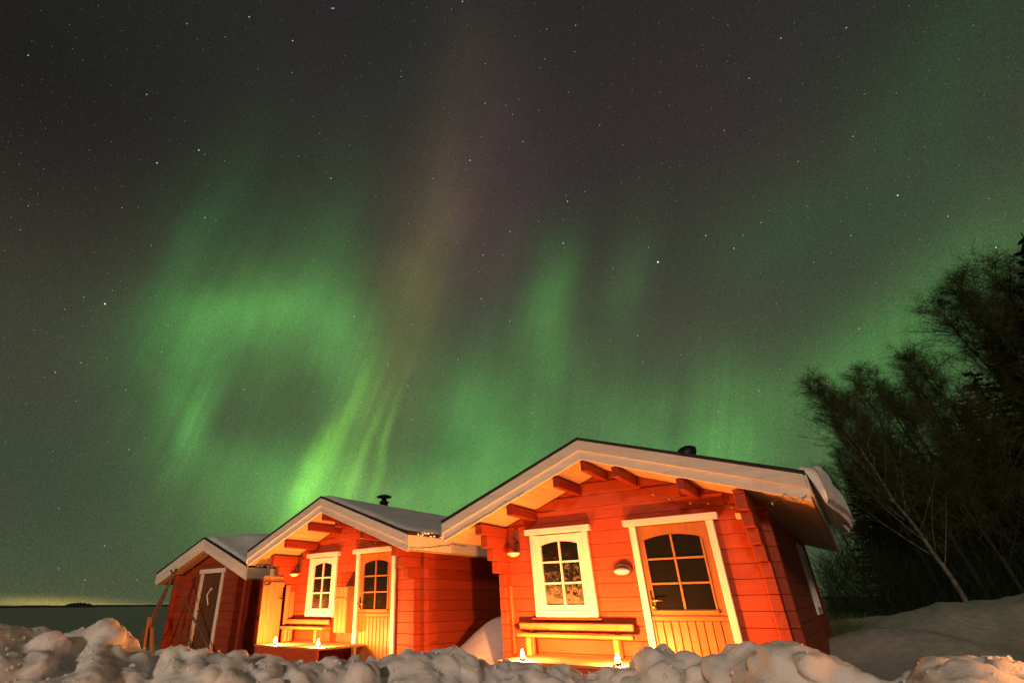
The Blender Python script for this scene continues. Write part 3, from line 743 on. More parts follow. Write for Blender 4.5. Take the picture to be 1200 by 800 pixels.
def bench(ox, oy, hd, u0, u1, label, group):
    h = radians(hd); t = empty('bench', (ox, oy, 0), -h, label, 'bench', group)
    bx('backrest', u0 - .03, u1 - .02, -.20, -.155, H - .345, H - .255, M['bench'], t, .010)
    bx('seat', u0, u1, -.345, -.27, H - .415, H - .37, M['bench'], t, .010)
    bx('seat', u0 + .01, u1 - .01, -.265, -.205, H - .42, H - .374, M['bench'], t, .010)
    for u in (u0 + .16, u1 - .22):
        bx('leg', u - .035, u + .035, -.335, -.275, H - .63, H - .417, M['bench'], t, .008)
        bx('leg', u - .03, u + .03, -.25, -.205, H - .63, H - .422, M['bench'], t, .008)
        bx('brace', u - .022, u + .022, -.203, -.16, H - .62, H - .27, M['bench'], t, .006)
    return t
def deck(c, u0, u1):
    for k in range(9): bx('deck_board', u0, u1, -1.06 + k * .118, -1.06 + k * .118 + .11, H - .663, H - .630, M['deck'], c, .006)
    bx('deck_front', u0 + .02, u1 - .02, -1.045, -1.015, H - .93, H - .666, M['red'], c, .006)
def wall_bracket(c, u, y, w0, w1):
    p = bx('wall_bracket', u - .035, u + .035, y - .03, y - .0, H + w0 + .08, H + w1, M['lamp_dark'], c, .006)
    lx, ly, lz = p.location
    v, f = tube([(u + .02 - lx, y - .03 - ly, H + w0 + .22 - lz), (u + .02 - lx, y - .12 - ly, H + w0 + .18 - lz), (u + .01 - lx, y - .13 - ly, H + w0 + .07 - lz)], .009, 8)
    mesh_from('hook', v, f, M['iron'], p, True)
    v, f = lathe([(.03, 0), (.075, .02), (.10, .05), (.104, .052), (.098, .045), (.07, .016)], 18)
    t = mesh_from('bowl', v, f, M['lamp_white'], p, True, (u - .02 - lx, y - .125 - ly, H + w0 - lz))
def fairy(parent_label, pts, sag, nb, name='fairy_lights', origin=(0, 0, 0), rz=0):
    t = empty(name, origin, rz, parent_label, 'string lights')
    P = []
    for i in range(len(pts) - 1):
        a, b = Vector(pts[i]), Vector(pts[i + 1])
        for k in range(8):
            q = a.lerp(b, k / 8); q.z -= sag * 4 * (k / 8) * (1 - k / 8) + random.uniform(-.006, .006); q.y += random.uniform(-.004, .004); P.append(q)
    P.append(Vector(pts[-1]))
    v, f = tube(P, .0035, 5); mesh_from('wire', v, f, M['iron'], t)
    v, f = lathe([(.002, 0), (.009, -.01), (.010, -.022), (.004, -.032)], 8)
    me = bpy.data.meshes.new('bulb'); me.from_pydata(v, [], f); me.materials.append(M['bulb']); me.shade_smooth()
    for k in range(nb): link('bulb', me, None, t, tuple(P[min(len(P) - 1, int((k + .5) * len(P) / nb))]))
    return t
STEPS = [(.42, .34), (.58, .47), (.74, .62), (.90, .76)]
# ---- large cabin
AX, AY, AH, AW = .984, 8.42, 36.663, 3.528
Acab, topA = cabin('log_cabin', 'largest red log cabin with bench, white window and glazed pine door, nearest the camera', AX, AY, AH, AW,
                   1.956, 1.093, 1.165, .511, .58, .836, 7.3, dict(openings=[(.55, 1.35, H - .12, H + .87), (2.05, 2.95, -1, H + .87)], steps=STEPS, purlins=[-1.17, -.42, 0, .40, 1.14]))
window(Acab, .50, 1.40, H - .19, H + .93, 0, .66, 1.23, H - .04, H + .78, M['glass_frost'])
door(Acab, 1.99, 3.03, H - .93, H + .93, 0, 2.15, 2.83, H - .095, H + .76, M['glass'])
deck(Acab, .42, 2.12)
wall_bracket(Acab, .27, 0, .60, 1.0)
# oval bulkhead lamp
v, f = lathe([(.125, 0), (.135, .02), (.125, .05), (.10, .055)], 20)
l = mesh_from('wall_lamp', [(x, y * .62, z) for x, y, z in v], f, M['lamp_dark'], Acab, True, (1.81, -.004, H + .37)); l.rotation_euler = (pi / 2, 0, 0)
v, f = lathe([(.108, 0), (.104, .03), (.08, .055), (.04, .068), (.01, .072)], 20)
mesh_from('lamp_shade', [(x * .95, y * .40, z * .8) for x, y, z in v], f, M['lamp_white'], l, True, (0, -.024, .052))
bx('wood_block', 3.29, 3.47, -.05, -.002, H + .865, H + .935, M['lamp_white'], Acab, .006)
bx('side_post', .085, .13, -.06, -.005, H - .64, H + .22, M['bench'], Acab, .005)
# side window of the large cabin, seen at a grazing angle
sw = bx('side_window', AW + .003, AW + .035, 4.55, 5.75, H + .78, H + .92, M['white_y'], Acab, .004)
for a, b, c_, d_ in ((4.55, 4.65, H - .25, H + .778), (5.05, 5.10, H - .13, H + .778), (5.65, 5.75, H - .25, H + .778), (4.652, 5.648, H - .25, H - .14)):
    q = bx('casing', AW + .004 - sw.location.x, AW + .034 - sw.location.x, a - sw.location.y, b - sw.location.y, c_ - sw.location.z, d_ - sw.location.z, M['white_z'], sw, .004)
bx('pane', AW + .004 - sw.location.x, AW + .010 - sw.location.x, 4.66 - sw.location.y, 5.64 - sw.location.y, H - .13 - sw.location.z, H + .77 - sw.location.z, M['lamp_dark'], sw, 0)
bx('window_sill', .45, 1.45, -.085, -.057, H - .225, H - .195, M['red'], Acab, .004)
# chimneys
def chimney(c, u, v, z0, z1, cowl):
    vv, ff = lathe([(.085, z0), (.085, z1 - .10), (.10, z1 - .10), (.10, z1 - .07), (.075, z1 - .07)], 16)
    ch = mesh_from('chimney', vv, ff, M['iron'], c, True, (u, v, 0))
    if cowl == 'flat':
        vv, ff = lathe([(.06, z1 - .07), (.05, z1), (.15, z1 + .01), (.17, z1 + .03), (.10, z1 + .06), (.01, z1 + .075)], 18)
    else:
        vv, ff = lathe([(.12, z1 - .10), (.17, z1 - .02), (.17, z1 + .08), (.13, z1 + .17), (.06, z1 + .21), (.01, z1 + .22)], 18)
        vv = [(x * (1.25 if z > z1 else 1) + (.05 if z > z1 + .1 else 0), y, z) for x, y, z in vv]
    mesh_from('cowl', vv, ff, M['iron'], ch, True)
    return ch
chimney(Acab, 2.1, 4.4, topA(2.1) - .05, H + 2.72, 'round')
tag(bench(AX, AY, AH, .33, 1.90, 'bench of two thick planks under the frosted window of the largest cabin', 'wooden benches before the cabins'), None)
tealight(AX, AY, AH, .73, -.95, -.628, 'lit candle at the left leg of the largest cabin\'s bench', s=1.05)
tealight(AX, AY, AH, 1.90, -.95, -.622, 'lit candle by the largest cabin\'s bench, nearest the glazed pine door', s=1.05)
hA = -radians(AH)
fairy('thin dark fairy light wire along the left barge board of the largest cabin', [(.9, -.885, topA(.9) - .27), (.6, -.885, topA(.6) - .25), (.2, -.885, topA(.2) - .27), (-.1, -.885, topA(-.1) - .25), (-.48, -.885, topA(-.48) - .26)], .015, 6, origin=(AX, AY, 0), rz=hA)
fairy('string of unlit fairy bulbs under the right gable eave of the largest cabin', [(2.35, -.25, topA(2.35) - .45), (2.7, -.2, topA(2.7) - .47), (3.1, -.2, topA(3.1) - .42), (3.5, -.3, topA(3.5) - .40), (3.9, -.885, topA(3.9) - .27), (4.08, -.89, topA(4.05) - .25)], .04, 9, origin=(AX, AY, 0), rz=hA)
# ---- middle cabin
BX, BY, BH, BW = -3.081, 11.795, 39.064, 3.555
Bcab, topB = cabin('log_cabin', 'middle red log cabin with a snowy roof, stove pipe and wall cupboard beside its window', BX, BY, BH, BW,
                   1.839, 1.007, 1.007, .471, .471, .849, 6.0, dict(openings=[(.60, 1.35, H - .14, H + .85), (2.03, 2.92, -1, H + .87)], steps=STEPS, purlins=[-1.10, -.40, 0, .40, 1.10]))
window(Bcab, .54, 1.39, H - .22, H + .90, 0, .69, 1.24, H - .07, H + .75, M['glass_frost2'])
door(Bcab, 1.96, 2.99, H - .98, H + .90, 0, 2.16, 2.78, H - .075, H + .725, M['glass'])
deck(Bcab, .46, 2.28)
wall_bracket(Bcab, .18, 0, .52, .92)
cb = bx('wall_cupboard', 1.64, 2.0 - .03, -.22, -.005, H - .46, H + .30, M['pale'], Bcab, .006)
for k in range(3):
    bx('board', 1.645 + k * .108 - cb.location.x, 1.645 + k * .108 + .102 - cb.location.x, -.235 - cb.location.y, -.222 - cb.location.y, H - .45 - cb.location.z, H + .29 - cb.location.z, M['pale'], cb, .004)
bx('cross_board', 1.645 - cb.location.x, 1.965 - cb.location.x, -.248 - cb.location.y, -.237 - cb.location.y, H + .06 - cb.location.z, H + .11 - cb.location.z, M['pale'], cb, .004)
chimney(Bcab, 1.8, .8, topB(1.8) - .05, H + 2.03, 'flat')
bench(BX, BY, BH, .17, 1.48, 'bench of two thick planks below the window of the middle cabin, between its candles', 'wooden benches before the cabins')
tealight(BX, BY, BH, .95, -.95, -.628, 'lit candle beside the unhinged door at the left end of the middle bench', s=1.05)
tealight(BX, BY, BH, 2.14, -.95, -.628, 'lit candle at the right end of the middle cabin\'s bench, before the wall cupboard', s=1.05)
hB = -radians(BH)
fairy('string of unlit fairy bulbs under the right gable eave of the middle cabin', [(1.85, -.4, topB(1.85) - .42), (2.2, -.35, topB(2.2) - .43), (2.6, -.3, topB(2.6) - .45), (3.1, -.3, topB(3.1) - .44), (3.5, -.35, topB(3.5) - .45)], .04, 10, origin=(BX, BY, 0), rz=hB)
fairy('thin fairy light wire along the right eave board of the middle cabin', [(4.06, -.86, topB(4.02) - .22), (4.06, -.5, topB(4.02) - .20), (4.06, -.1, topB(4.02) - .15), (4.06, .3, topB(4.02) - .09), (4.06, .7, topB(4.02) - .10)], .01, 7, origin=(BX, BY, 0), rz=hB)
# leaning door and planks against the left corbel
ld = empty('wooden_door', (BX, BY, 0), hB, 'pale wooden door taken off its hinges, standing against the left end of the middle cabin', 'door')
for k in range(4):
    bx('board', .10, .135, -.79 + k * .118, -.79 + k * .118 + .114, H - .92, H + .52 + (.0), M['pale'], ld, .005, rot=(0, radians(-2), 0))
for z in (H - .72, H + .32): bx('batten', .14, .165, -.785, -.33, z, z + .09, M['pale'], ld, .005, rot=(0, radians(-2), 0))
for z in (H - .70, H + .36):
    v, f = tube([(.175, -.775, z), (.175, -.72, z), (.175, -.68, z + .03)], .014, 8); mesh_from('hinge', v, f, M['iron'], ld, True)
v, f = tube([(.15, -.38, H + .12), (.21, -.38, H + .12), (.21, -.46, H + .11)], .012, 8); mesh_from('handle', v, f, M['iron'], ld, True)
for k, (v0, top_, lab) in enumerate(((-.25, .36, 'taller pale plank leaning beside the unhinged door'), (-.13, .24, 'shorter pale plank leaning between the taller plank and the window wall'))):
    p = bx('plank', .125, .15, v0, v0 + .10, H - .9, H + top_, M['pale'], None, .005)
    p.parent = None; mw = Matrix.Translation((BX, BY, 0)) @ Matrix.Rotation(hB, 4, 'Z'); p.matrix_world = mw @ Matrix.Translation(p.location) @ Matrix.Rotation(radians(-2), 4, 'Y')
    tag(p, lab, 'plank')
# ---- shed
S = 1.1
CX, CY, CH, CW = -6.027 * S, 12.944 * S, 37.484, 2.578 * S
hC = -radians(CH)
Ccab, topC = cabin('log_shed', 'smallest red log shed at the far left with a narrow brown door in white trim', CX, CY, CH, CW,
                   1.336 * S, .688 * S, .688 * S, .507 * S, .507 * S, .32, 3.6, dict(openings=[(1.05 * S + .02, 1.75 * S, -1, H + .64 * S)], steps=[], ext=.17, purlins=[]))
Ccab['category'] = 'shed'
zt = H + .717 * S
cd = bx('door', 1.03 * S + .005, 1.76 * S - .005, .01, .05, .0, zt - .095, M['brown_door'], Ccab, .004)
L0 = Vector(cd.location)
bx('casing', .944 * S - L0.x, 1.03 * S - L0.x, -.05 - L0.y, -.005 - L0.y, 0 - L0.z, zt - .10 - L0.z, M['white_z'], cd)
bx('casing', 1.76 * S - L0.x, 1.845 * S - L0.x, -.05 - L0.y, -.005 - L0.y, 0 - L0.z, zt - .10 - L0.z, M['white_z'], cd)
bx('lintel_board', .90 * S - L0.x, 1.88 * S - L0.x, -.07 - L0.y, -.006 - L0.y, zt - .098 - L0.z, zt - L0.z, M['white_x'], cd)
for k in range(6):
    w = .725 * S / 6; bx('board', 1.035 * S + k * w + .004 - L0.x, 1.035 * S + (k + 1) * w - .004 - L0.x, -.012 - L0.y, .009 - L0.y, .02 - L0.z, zt - .11 - L0.z, M['brown_door'], cd, .006)
for (a, b) in (((1.30, .20), (1.42, .34)), ((1.30, .20), (1.40, .02)), ((1.42, .34), (1.46, .30))):      # pale bent ornament on the door
    v, f = tube([(a[0] * S - L0.x, -.022 - L0.y, H + a[1] * S - L0.z), (b[0] * S - L0.x, -.022 - L0.y, H + b[1] * S - L0.z)], .016, 6); mesh_from('ornament', v, f, M['white_z'], cd)
v, f = tube([(1.12 * S - L0.x, -.02 - L0.y, H - .12 - L0.z), (1.12 * S - L0.x, -.06 - L0.y, H - .12 - L0.z), (1.20 * S - L0.x, -.06 - L0.y, H - .12 - L0.z)], .01, 6); mesh_from('handle', v, f, M['brass'], cd)
v, f = lathe([(.03, 0), (.02, .02)], 10); k = mesh_from('lock', v, f, M['brass'], cd, True, (1.12 * S - L0.x, -.015 - L0.y, H - .02 - L0.z)); k.rotation_euler = (pi / 2, 0, 0)

# ------------------------------------------------------------------ snow on the roofs
def roof_snow(name, label, org, rz, top, u0, u1, v0, v1, th, seed, mound=None, rag=.03):
    nu, nv = 46, 90
    U = np.linspace(u0, u1, nu); V = np.linspace(v0, v1, nv); UU, VV = np.meshgrid(U, V, indexing='ij')
    T_ = np.array([top(u) for u in U])[:, None] + 0 * VV
    e = np.minimum(np.minimum(UU - u0, u1 - UU) / .16, np.minimum(VV - v0, v1 - VV) / .16); e = np.clip(e, 0, 1)
    e = np.sqrt(1 - (1 - e) ** 2)
    t = th * (1 + .5 * fbm(UU * 1.3, VV * 1.3, 4, seed))
    if mound: t = t + mound(UU, VV)
    jag = rag * fbm(VV * 7, UU * 7, 4, seed + 3)
    UU2 = UU + jag * 2 * (UU == u1) ; VV2 = VV + jag * 2 * (VV == v0)
    zt_ = T_ + .014 + t * e + .02 * fbm(UU * 6, VV * 6, 3, seed + 9) * e
    n = nu * nv
    v = [(a, b, c) for a, b, c in zip(UU2.ravel(), VV2.ravel(), zt_.ravel())] + [(a, b, c) for a, b, c in zip(UU2.ravel(), VV2.ravel(), (T_ + .013).ravel())]
    f = []
    for i in range(nu - 1):
        for j in range(nv - 1): a = i * nv + j; f += [(a, a + nv, a + nv + 1, a + 1), (n + a, n + a + 1, n + a + nv + 1, n + a + nv)]
    o = mesh_from(name, v, f, M['snow_smooth'], None, True); o.location = (org[0], org[1], 0); o.rotation_euler = (0, 0, rz)
    return tag(o, label, 'snow')
roof_snow('roof_snow', 'thin smooth snow sheet over the right roof slope of the middle cabin', (BX, BY), hB, topB, 1.80, 3.97, -.84, 6.2, .06, 11, rag=.03)
roof_snow('roof_snow', 'thick rounded snow mound on the roof of the small shed', (CX, CY), hC, topC, 1.33 * S, 3.0 * S, -.29, 3.8, .07, 12, mound=lambda u, v: .30 * np.exp(-((u - 2.2) / .8) ** 2) * sstep(-.2, .9, v))
roof_snow('roof_snow', 'thin snow sheet left on the right roof slope of the largest cabin', (AX, AY), hA, topA, 2.2, 4.02, .6, 7.4, .05, 13)
# ragged icy lumps at the eave of the middle cabin (joined: too small to pick apart)
def icy_rim(name, label, org, rz, u, z, v0, v1, n, s):
    bm = bmesh.new()
    for k in range(n):
        r = bmesh.ops.create_icosphere(bm, subdivisions=1, radius=1)
        q = Vector((u + random.uniform(-.03, .05), v0 + (v1 - v0) * random.random(), z + random.uniform(-.04, .03)))
        a, b, c = [random.uniform(.4, 1.2) * s for _ in range(3)]
        for v in r['verts']: v.co = Vector((v.co.x * a, v.co.y * b * 1.3, v.co.z * c)) * random.uniform(.85, 1.15) + q
    me = bpy.data.meshes.new(name); bm.to_mesh(me); bm.free(); me.materials.append(M['snow']); me.shade_smooth()
    o = link(name, me); o.location = (org[0], org[1], 0); o.rotation_euler = (0, 0, rz); return tag(o, label, 'ice', kind='stuff')
icy_rim('ice_crumbs', 'ragged ice crumbs along the right eave of the middle cabin roof', (BX, BY), hB, 4.04, topB(4.02) + .01, -.7, 2.4, 110, .022)
icy_rim('ice_crumbs', 'snow clods over the right eave of the small shed', (CX, CY), hC, CW + .50 * S, topC(CW + .5 * S) + .03, -.2, 1.3, 60, .05)
# overhanging slab of snow at the right eave of the large cabin
def hanging_slab():
    nu, nv = 26, 70; v = []
    ue = AW + .58
    for side in (0, 1):
        for i in range(nu):
            s = i / (nu - 1)
            for j in range(nv):
                t = j / (nv - 1); vv = -.80 + t * 5.2
                tk = (.27 + .05 * float(fbm(np.array([t * 6.]), np.array([.3]), 3, 5)[0])) * (sin(pi * min(1, max(0, s * .96 + .02))) ** .45) * (.5 + .5 * sin(pi * min(1, t * 6 + .02) * .5)) * (1 if t < .93 else (1 - t) / .07 + .02)
                # path of the slab: down the roof, over the edge, sagging down and out
                L = s * (.63 + .18 * float(fbm(np.array([t * 5.]), np.array([4.]), 3, 8)[0])) * (1 - .35 * sstep(.8, 1, t)); bul = sstep(0, .35, t)
                if L < .40: u = ue - .40 + L; z = topA(u) + .02; nx, nz = .33, .94
                else: m = L - .40; u = ue + .02 + m * (.35 + .55 * bul); z = topA(ue) - m * 1.0 - m * m * 1.2; nx, nz = .6, .8
                tk *= .03 + .97 * float(sstep(.50, .74, np.array(s)))
                n_ = .055 * float(fbm(np.array([t * 30.]), np.array([s * 6.]), 3, 6)[0])
                if side == 0: p = (u + nx * (tk + n_), vv, z + nz * (tk + n_))
                else: p = (u + nx * .004, vv, z + nz * .004)
                v.append(p)
    f = []; n = nu * nv
    for i in range(nu - 1):
        for j in range(nv - 1): a = i * nv + j; f += [(a, a + nv, a + nv + 1, a + 1), (n + a, n + a + 1, n + a + nv + 1, n + a + nv)]
    def idx(k, i, j): return k * n + i * nv + j
    for i in range(nu - 1):
        for j in (0, nv - 1): f.append((idx(0, i, j), idx(0, i + 1, j), idx(1, i + 1, j), idx(1, i, j)))
    for j in range(nv - 1):
        for i in (0, nu - 1): f.append((idx(0, i, j), idx(0, i, j + 1), idx(1, i, j + 1), idx(1, i, j)))
    o = mesh_from('hanging_snow', v, f, M['snow'], None, True); o.location = (AX, AY, 0); o.rotation_euler = (0, 0, hA)
    tag(o, 'heavy snow slab sliding over the right eave of the largest cabin', 'snow')
hanging_slab()

# ------------------------------------------------------------------ pole tripod and boards left of the shed
def at_y(px, py, y): d = ray(px, py); q = d * (y / d.y); return Vector((q.x, q.y, q.z + H))
tp = at_y(203, 674, 13.2)
tr = empty('pole_tripod', (tp.x, tp.y, 0), 0, 'tripod of bare wooden poles tied at the top, left of the small shed', 'tripod')
O = Vector((tp.x, tp.y, 0))
legs = [(at_y(163, 752, 12.9), .030), (at_y(170, 752, 13.5), .026), (at_y(243, 766, 12.8), .022)]
for q, r in legs:
    q = tp + (q - tp) * 1.12; q.z = max(q.z, -.05); e = tp + (tp - q).normalized() * .16
    pts = [q.lerp(e, k / 6) + Vector((random.uniform(-.008, .008), 0, random.uniform(-.008, .008))) for k in range(7)]
    v, f = tube([p - O for p in pts], [r * (1.15 - .05 * k) for k in range(7)], 8); mesh_from('pole', v, f, M['grey_wood'], tr, True)
v, f = tube([tp - O + Vector((cos(a) * .035, sin(a) * .035, -.03 + .004 * a)) for a in [k * .6 for k in range(22)]], .008, 5); mesh_from('lashing', v, f, M['pale'], tr)
a, b = at_y(217, 728, 13.6), at_y(207, 758, 13.3)
v, f = tube([a, a.lerp(b, .5), b], [.012, .016, .018], 7); tag(mesh_from('stick', v, f, M['grey_wood'], None, True), 'short thin stick leaning on the front wall of the small shed', 'stick')
for k, (p0, p1, lab) in enumerate((((176, 722), (171, 757), 'snowy board standing in the snow left of the tripod legs'), ((178, 735), (181, 757), 'short snowy board beside the taller board at the tripod'))):
    a, b = at_y(*p0, 12.4), at_y(*p1, 12.4); b.z = -.02
    me = box_mesh(.16 - .04 * k, .03, (a - b).length, .008, M['pale']); o = link('board', me); o.location = (a + b) / 2; o.rotation_euler = (a - b).to_track_quat('Z', 'Y').to_euler()
    tag(o, lab, 'board')
# right of the cabin: a pale rail and a low shrub in the snow
a, b = at_y(977, 726, 14.5), at_y(997, 729, 14.2)
v, f = tube([a, b], .03, 8); tag(mesh_from('wooden_rail', v, f, M['pale'], None, True), 'short pale snow topped rail behind the right corner of the largest cabin', 'rail')

# ------------------------------------------------------------------ trees
def ribbon(V, F, a, b, w, side):
    n = len(V); t = (b - a); s = t.cross(side)
    s = s.normalized() * w if s.length > 1e-6 else Vector((w, 0, 0))
    V += [a - s, a + s, b + s * .4, b - s * .4]; F.append((n, n + 1, n + 2, n + 3))
def birch(seed, h, lean):
    R_ = random.Random(seed); TV, TF, V, F = [], [], [], []
    def add(T, Fc, vv, ff): n = len(T); T += vv; Fc += [tuple(i + n for i in q) for q in ff]
    N = 14; pts = [Vector((0, 0, -.1))]; d = Vector((0, 0, 1))
    for k in range(N):
        d = (Vector((lean[0], lean[1], 1)) * 1.0 + Vector((R_.uniform(-.12, .12), R_.uniform(-.12, .12), 0)) + Vector((lean[0], lean[1], 0)) * k * .06).normalized(); pts.append(pts[-1] + d * h / N)
    rad = [.085 * h / 9 * (1 - k / (N + .6)) + .008 for k in range(N + 1)]
    vv, ff = tube(pts, rad, 8); add(TV, TF, vv, ff)
    def branch(p, d, L, r, lvl):
        n = 5; q = [p]; dd = d.copy()
        for k in range(n):
            dd = (dd + Vector((R_.uniform(-.16, .16) + lean[0] * .12, R_.uniform(-.16, .16), .10 if lvl == 0 else -.03))).normalized(); q.append(q[-1] + dd * L / n)
        vv, ff = tube(q, [r * (1 - k / (n + .5)) + .002 for k in range(n + 1)], 4 if lvl else 5); add(TV if lvl == 0 else V, TF if lvl == 0 else F, vv, ff)
        if lvl < 1:
            for k in range(R_.randint(7, 10)):
                i = R_.uniform(.8, n); j = min(n - 1, int(i)); pp = q[j].lerp(q[j + 1], i - j)
                sd_ = Vector((R_.gauss(0, 1), R_.gauss(0, 1), R_.gauss(.1, .5))).normalized()
                branch(pp, (dd * .9 + sd_ * .8).normalized(), L * R_.uniform(.3, .55), r * .45, lvl + 1)
        else:
            for k in range(17):
                i = R_.uniform(0, n); j = min(n - 1, int(i)); pp = q[j].lerp(q[j + 1], i - j)
                td = (dd * .7 + Vector((R_.gauss(0, .7), R_.gauss(0, .7), R_.gauss(.05, .5)))).normalized(); L2 = R_.uniform(.22, .55)
                m = pp + td * L2 * .5; e = m + (td + Vector((lean[0] * .4, 0, -.35))).normalized() * L2 * .5
                side = Vector((R_.gauss(0, 1), R_.gauss(0, 1), R_.gauss(0, 1)))
                ribbon(V, F, pp, m, .0036, side); ribbon(V, F, m, e, .0026, side)
                for w_ in range(2):
                    s0 = pp.lerp(m, R_.random()) if w_ else m; td2 = (td + Vector((R_.gauss(0, .8), R_.gauss(0, .8), R_.gauss(-.2, .4)))).normalized()
                    ribbon(V, F, s0, s0 + td2 * L2 * .5, .0026, side)
    nb = int(h * 3.6)
    for k in range(nb):
        t = .22 + .78 * (k + R_.random()) / nb; i = t * N; j = min(N - 1, int(i)); p = pts[j].lerp(pts[j + 1], i - j)
        a = k * 2.4 + R_.uniform(-.5, .5); L = h * (.30 * (1 - t) ** .7 + .07) * R_.uniform(.7, 1.2)
        dd = Vector((cos(a), sin(a), R_.uniform(.7, 1.5) + t)).normalized()
        branch(p, dd, L, .022 * h / 9 * (1.1 - t * .7), 0)
    me1 = bpy.data.meshes.new('trunk'); me1.from_pydata([tuple(p) for p in TV], [], TF); me1.materials.append(M['birch_bark'] if seed == 11 else M['dark_bark']); me1.shade_smooth()
    me2 = bpy.data.meshes.new('crown'); me2.from_pydata([tuple(p) for p in V], [], F); me2.materials.append(M['twig'])
    return me1, me2
def spruce(seed, h):
    R_ = random.Random(seed); V, F = [], []
    vv, ff = tube([(0, 0, -.1), (0, 0, h * .5), (0, 0, h)], [.14 * h / 9, .08 * h / 9, .012], 8)
    me1 = bpy.data.meshes.new('trunk'); me1.from_pydata([tuple(p) for p in vv], [], ff); me1.materials.append(M['dark_bark'])
    z = .5; 
    while z < h - .1:
        t = z / h; L = (.02 + .27 * (1 - t) ** .85) * h * R_.uniform(.75, 1.1); n = 9 if t < .8 else 6
        for k in range(n):
            a = R_.uniform(0, 2 * pi); Lk = L * R_.uniform(.6, 1.1)
            p = Vector((0, 0, z + R_.uniform(-.1, .1))); m_ = 9
            prev = p
            for s in range(1, m_ + 1):
                q = s / m_; cur = p + Vector((cos(a) * Lk * q, sin(a) * Lk * q, -Lk * .42 * q + Lk * .24 * q * q))
                dirv = (cur - prev); sidev = dirv.cross(Vector((0, 0, 1))).normalized()
                ribbon(V, F, prev, cur, .012, Vector((0, 0, 1)))
                for g in range(8):
                    sg = R_.choice((-1, 1)); ll = Lk * .30 * (1.05 - q) * R_.uniform(.6, 1.2) + .08
                    st_ = prev.lerp(cur, R_.random()); e = st_ + sidev * sg * ll * .75 + dirv.normalized() * ll * .6 + Vector((0, 0, -.35 * ll))
                    nn = len(V); w = .02; up = Vector((0, 0, w)) + dirv.normalized() * w
                    V += [st_ - up * .6, st_ + up * .6, e + up * .3, e - up * .5]; F.append((nn, nn + 1, nn + 2, nn + 3))
                prev = cur
        z += R_.uniform(.16, .26)
    me2 = bpy.data.meshes.new('crown'); me2.from_pydata([tuple(p) for p in V], [], F); me2.materials.append(M['needle'])
    return me1, me2
def plant(name, meshes, loc, rz, s, label, cat, group):
    t = empty(name, loc, rz, label, cat, group); t.scale = (s, s, s)
    link('trunk', meshes[0], None, t); link('crown', meshes[1], None, t)
    return t
BM = [birch(11, 9, (-.17, .0)), birch(12, 9, (-.17, -.03)), birch(13, 9, (-.04, .05)), birch(14, 9, (-.10, .03))]
SM = [spruce(21, 10), spruce(22, 10)]
def place(px, y, z=None):
    d = ray(px, 715); k = y / d.y; return (d.x * k, y, 0)
birches = [  # px at the ground, depth, scale, variant, label
    (1143, 16.5, 0.88, 0, 'bare birch with the palest trunk, leaning left behind the largest cabin roof'),
    (1122, 19.5, 0.97, 3, 'bare birch at the left end of the grove, nearest the cabin roof'),
    (1165, 18.5, 0.95, 1, 'bare birch leaning far left over the middle of the grove'),
    (1220, 17.0, 0.83, 3, 'tall bare birch behind the crest of the large snow mound'),
    (1260, 18.0, 0.99, 1, 'tall leaning bare birch left of the dark spruce at the frame edge'),
    (1300, 16.5, 1.01, 3, 'bare birch at the frame edge, before the dark spruce'),
    (1410, 17.0, 1.33, 2, 'bare birch outermost on the right of the grove'),
    (1092, 22.0, 0.92, 2, 'smaller bare birch farthest back behind the largest cabin'),
    (1150, 21.5, 1.01, 3, 'bare birch deep in the middle of the grove, behind the palest trunk'),
    (1185, 20.0, 1.03, 2, 'upright bare birch between the two leaning ones over the mound'),
    (1285, 21.0, 1.06, 1, 'bare birch rising at the back, right of the snow mound crest'),
    (1390, 20.0, 1.46, 3, 'tall bare birch behind the outermost one on the right'),
    (1450, 18.0, 1.27, 1, 'bare birch leaning in from beyond the right frame edge'),
]
birches += [(1060, 22, 0.66, 3, 'low bare birch filling the gap beside the largest cabin\'s eave'), (1090, 24, 0.78, 1, 'low bare birch behind the one filling the gap by the eave'), (1030, 23, 0.55, 2, 'lowest bare birch, closest beside the right wall of the largest cabin'),
            (1445, 17.5, 1.36, 1, 'bare birch leaning in over the top right corner of the grove'), (1495, 17.0, 1.43, 3, 'high bare birch overhanging the right frame edge'),
            (1545, 20.0, 1.70, 2, 'highest bare birch crown in front of the black spruce at the right edge')]
for i, (px, y, s, k, lab) in enumerate(birches):
    plant('birch_tree', BM[k], place(px, y), (.3 * ((i * 7) % 5 - 2)) * .5, s, lab, 'tree', 'bare birches of the grove')
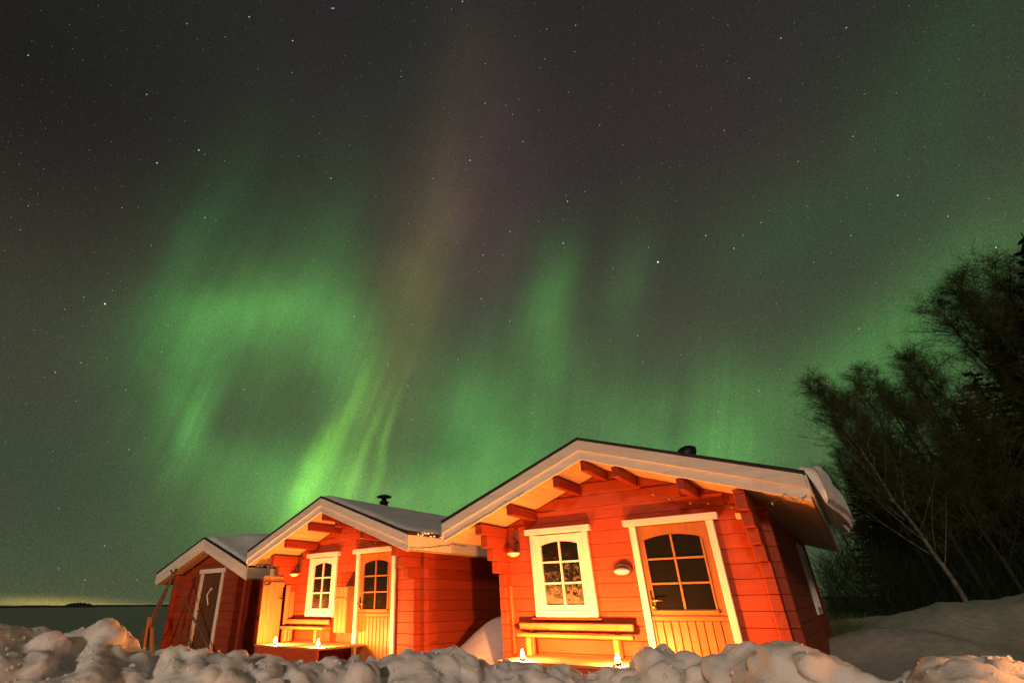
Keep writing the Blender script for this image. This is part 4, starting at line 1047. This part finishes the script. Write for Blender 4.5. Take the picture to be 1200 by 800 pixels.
spr = [(1500, 15.0, 1.30, 0, 'tall black spruce at the right edge of the picture'), (1540, 19.0, 1.50, 1, 'tall dark spruce behind the one at the right edge'),
       (1175, 25.0, 0.75, 1, 'dark spruce low among the birches above the mound crest'), (1130, 26.0, 0.88, 0, 'dark spruce low behind the palest birch trunk'),
       (1085, 25.5, 0.78, 1, 'small dark spruce behind the pale rail'), (1145, 24.5, 0.69, 0, 'dark spruce between the birches right of the palest trunk'),
       (1215, 24.0, 0.90, 1, 'dark spruce behind the highest part of the snow mound'), (1110, 27.5, 0.94, 1, 'dark spruce farthest back in the grove'), (1055, 27.0, 0.69, 0, 'small dark spruce close beside the largest cabin corner'),
       (1260, 24.0, 1.00, 0, 'dark spruce right of the mound, behind the frame edge birch'), (1195, 28, 0.94, 0, 'dark spruce deep behind the leaning birches'), (1160, 28, 0.83, 1, 'dark spruce deep behind the middle birches'), (1290, 24, 1.15, 1, 'tall dark spruce deep at the right side of the grove'),
       (1340, 23, 1.3, 0, 'tall dark spruce beyond the right frame edge, rising behind the birches'), (1245, 27, 1.1, 1, 'dark spruce at the very back right of the grove'), (1100, 29, .95, 0, 'dark spruce at the very back of the grove, left of its middle')]
for i, (px, y, s, k, lab) in enumerate(spr):
    plant('spruce_tree', SM[k], place(px, y), i * 1.3, s, lab, 'tree', 'dark spruces of the grove')
# undergrowth: one mass of brush at the wood's edge
V, F = [], []
Rn = random.Random(5)
for k in range(16000):
    px = Rn.uniform(975, 1330); y = Rn.uniform(17, 27); d = ray(px, 715); p = Vector((d.x * y / d.y, y, Rn.random() ** 1.3 * 2.2))
    td = Vector((Rn.gauss(-.2, .5), Rn.gauss(0, .4), Rn.uniform(.3, 1.2))).normalized(); L = Rn.uniform(.4, 1.2)
    ribbon(V, F, p, p + td * L, Rn.uniform(.003, .009), Vector((Rn.gauss(0, 1), Rn.gauss(0, 1), Rn.gauss(0, 1))))
tag(mesh_from('undergrowth', V, F, M['needle']), 'dark tangled brush filling the grove floor', kind='stuff')
V, F = [], []
for k in range(700):
    px = Rn.gauss(985, 9); y = Rn.uniform(12.5, 14.5); d = ray(px, 715); p = Vector((d.x * y / d.y, y, 0)); td = Vector((Rn.gauss(.1, .5), Rn.gauss(0, .3), 1)).normalized(); L = Rn.uniform(.2, .75)
    m = p + td * L * .6; ribbon(V, F, p, m, .004, Vector((1, .3, 0))); ribbon(V, F, m, m + (td + Vector((.5, 0, -.4))).normalized() * L * .5, .003, Vector((1, .3, 0)))
tag(mesh_from('shrub', V, F, M['reed']), 'low green shrub in the snow at the right corner of the largest cabin', 'shrub')
V, F = [], []
c0 = at_y(1007, 742, 11.6)
for k in range(60):
    p = Vector((c0.x + Rn.gauss(0, .05), c0.y, .1)); td = Vector((Rn.gauss(0, .6), Rn.gauss(0, .3), 1)).normalized(); ribbon(V, F, p, p + td * Rn.uniform(.1, .32), .008, Vector((1, .3, 0)))
tag(mesh_from('dead_weed', V, F, M['twig']), 'tuft of dead weed poking out of the snow right of the shrub', 'weed')

# a few small candles stand on the camera's side of the bank, just outside the picture; the right pair reddens the near lumps, the left pair is added warm fill
for a_, r_s, lab in ((radians(53), 2.55, 'small red candle on the snow bank at the right, nearer the camera'), (radians(50.5), 3.0, 'small red candle on the snow bank at the right, farther from the camera'),
                     (radians(-50), 2.1, 'small added fill candle out of view on the near slope of the snow bank at the far left'), (radians(-27), 2.0, 'small red candle on the snow bank\'s near slope before the log shed')):
    i_ = int((r_s - r3[0]) / (r3[1] - r3[0])); j_ = int((a_ - az3[0]) / (az3[1] - az3[0]))
    tealight(r_s * sin(a_), r_s * cos(a_), 0, 0, 0, float(zz[max(0,i_ - 2):i_ + 3, j_ - 3:j_ + 4].max()) + .06 - H, lab, flame='flame_low')
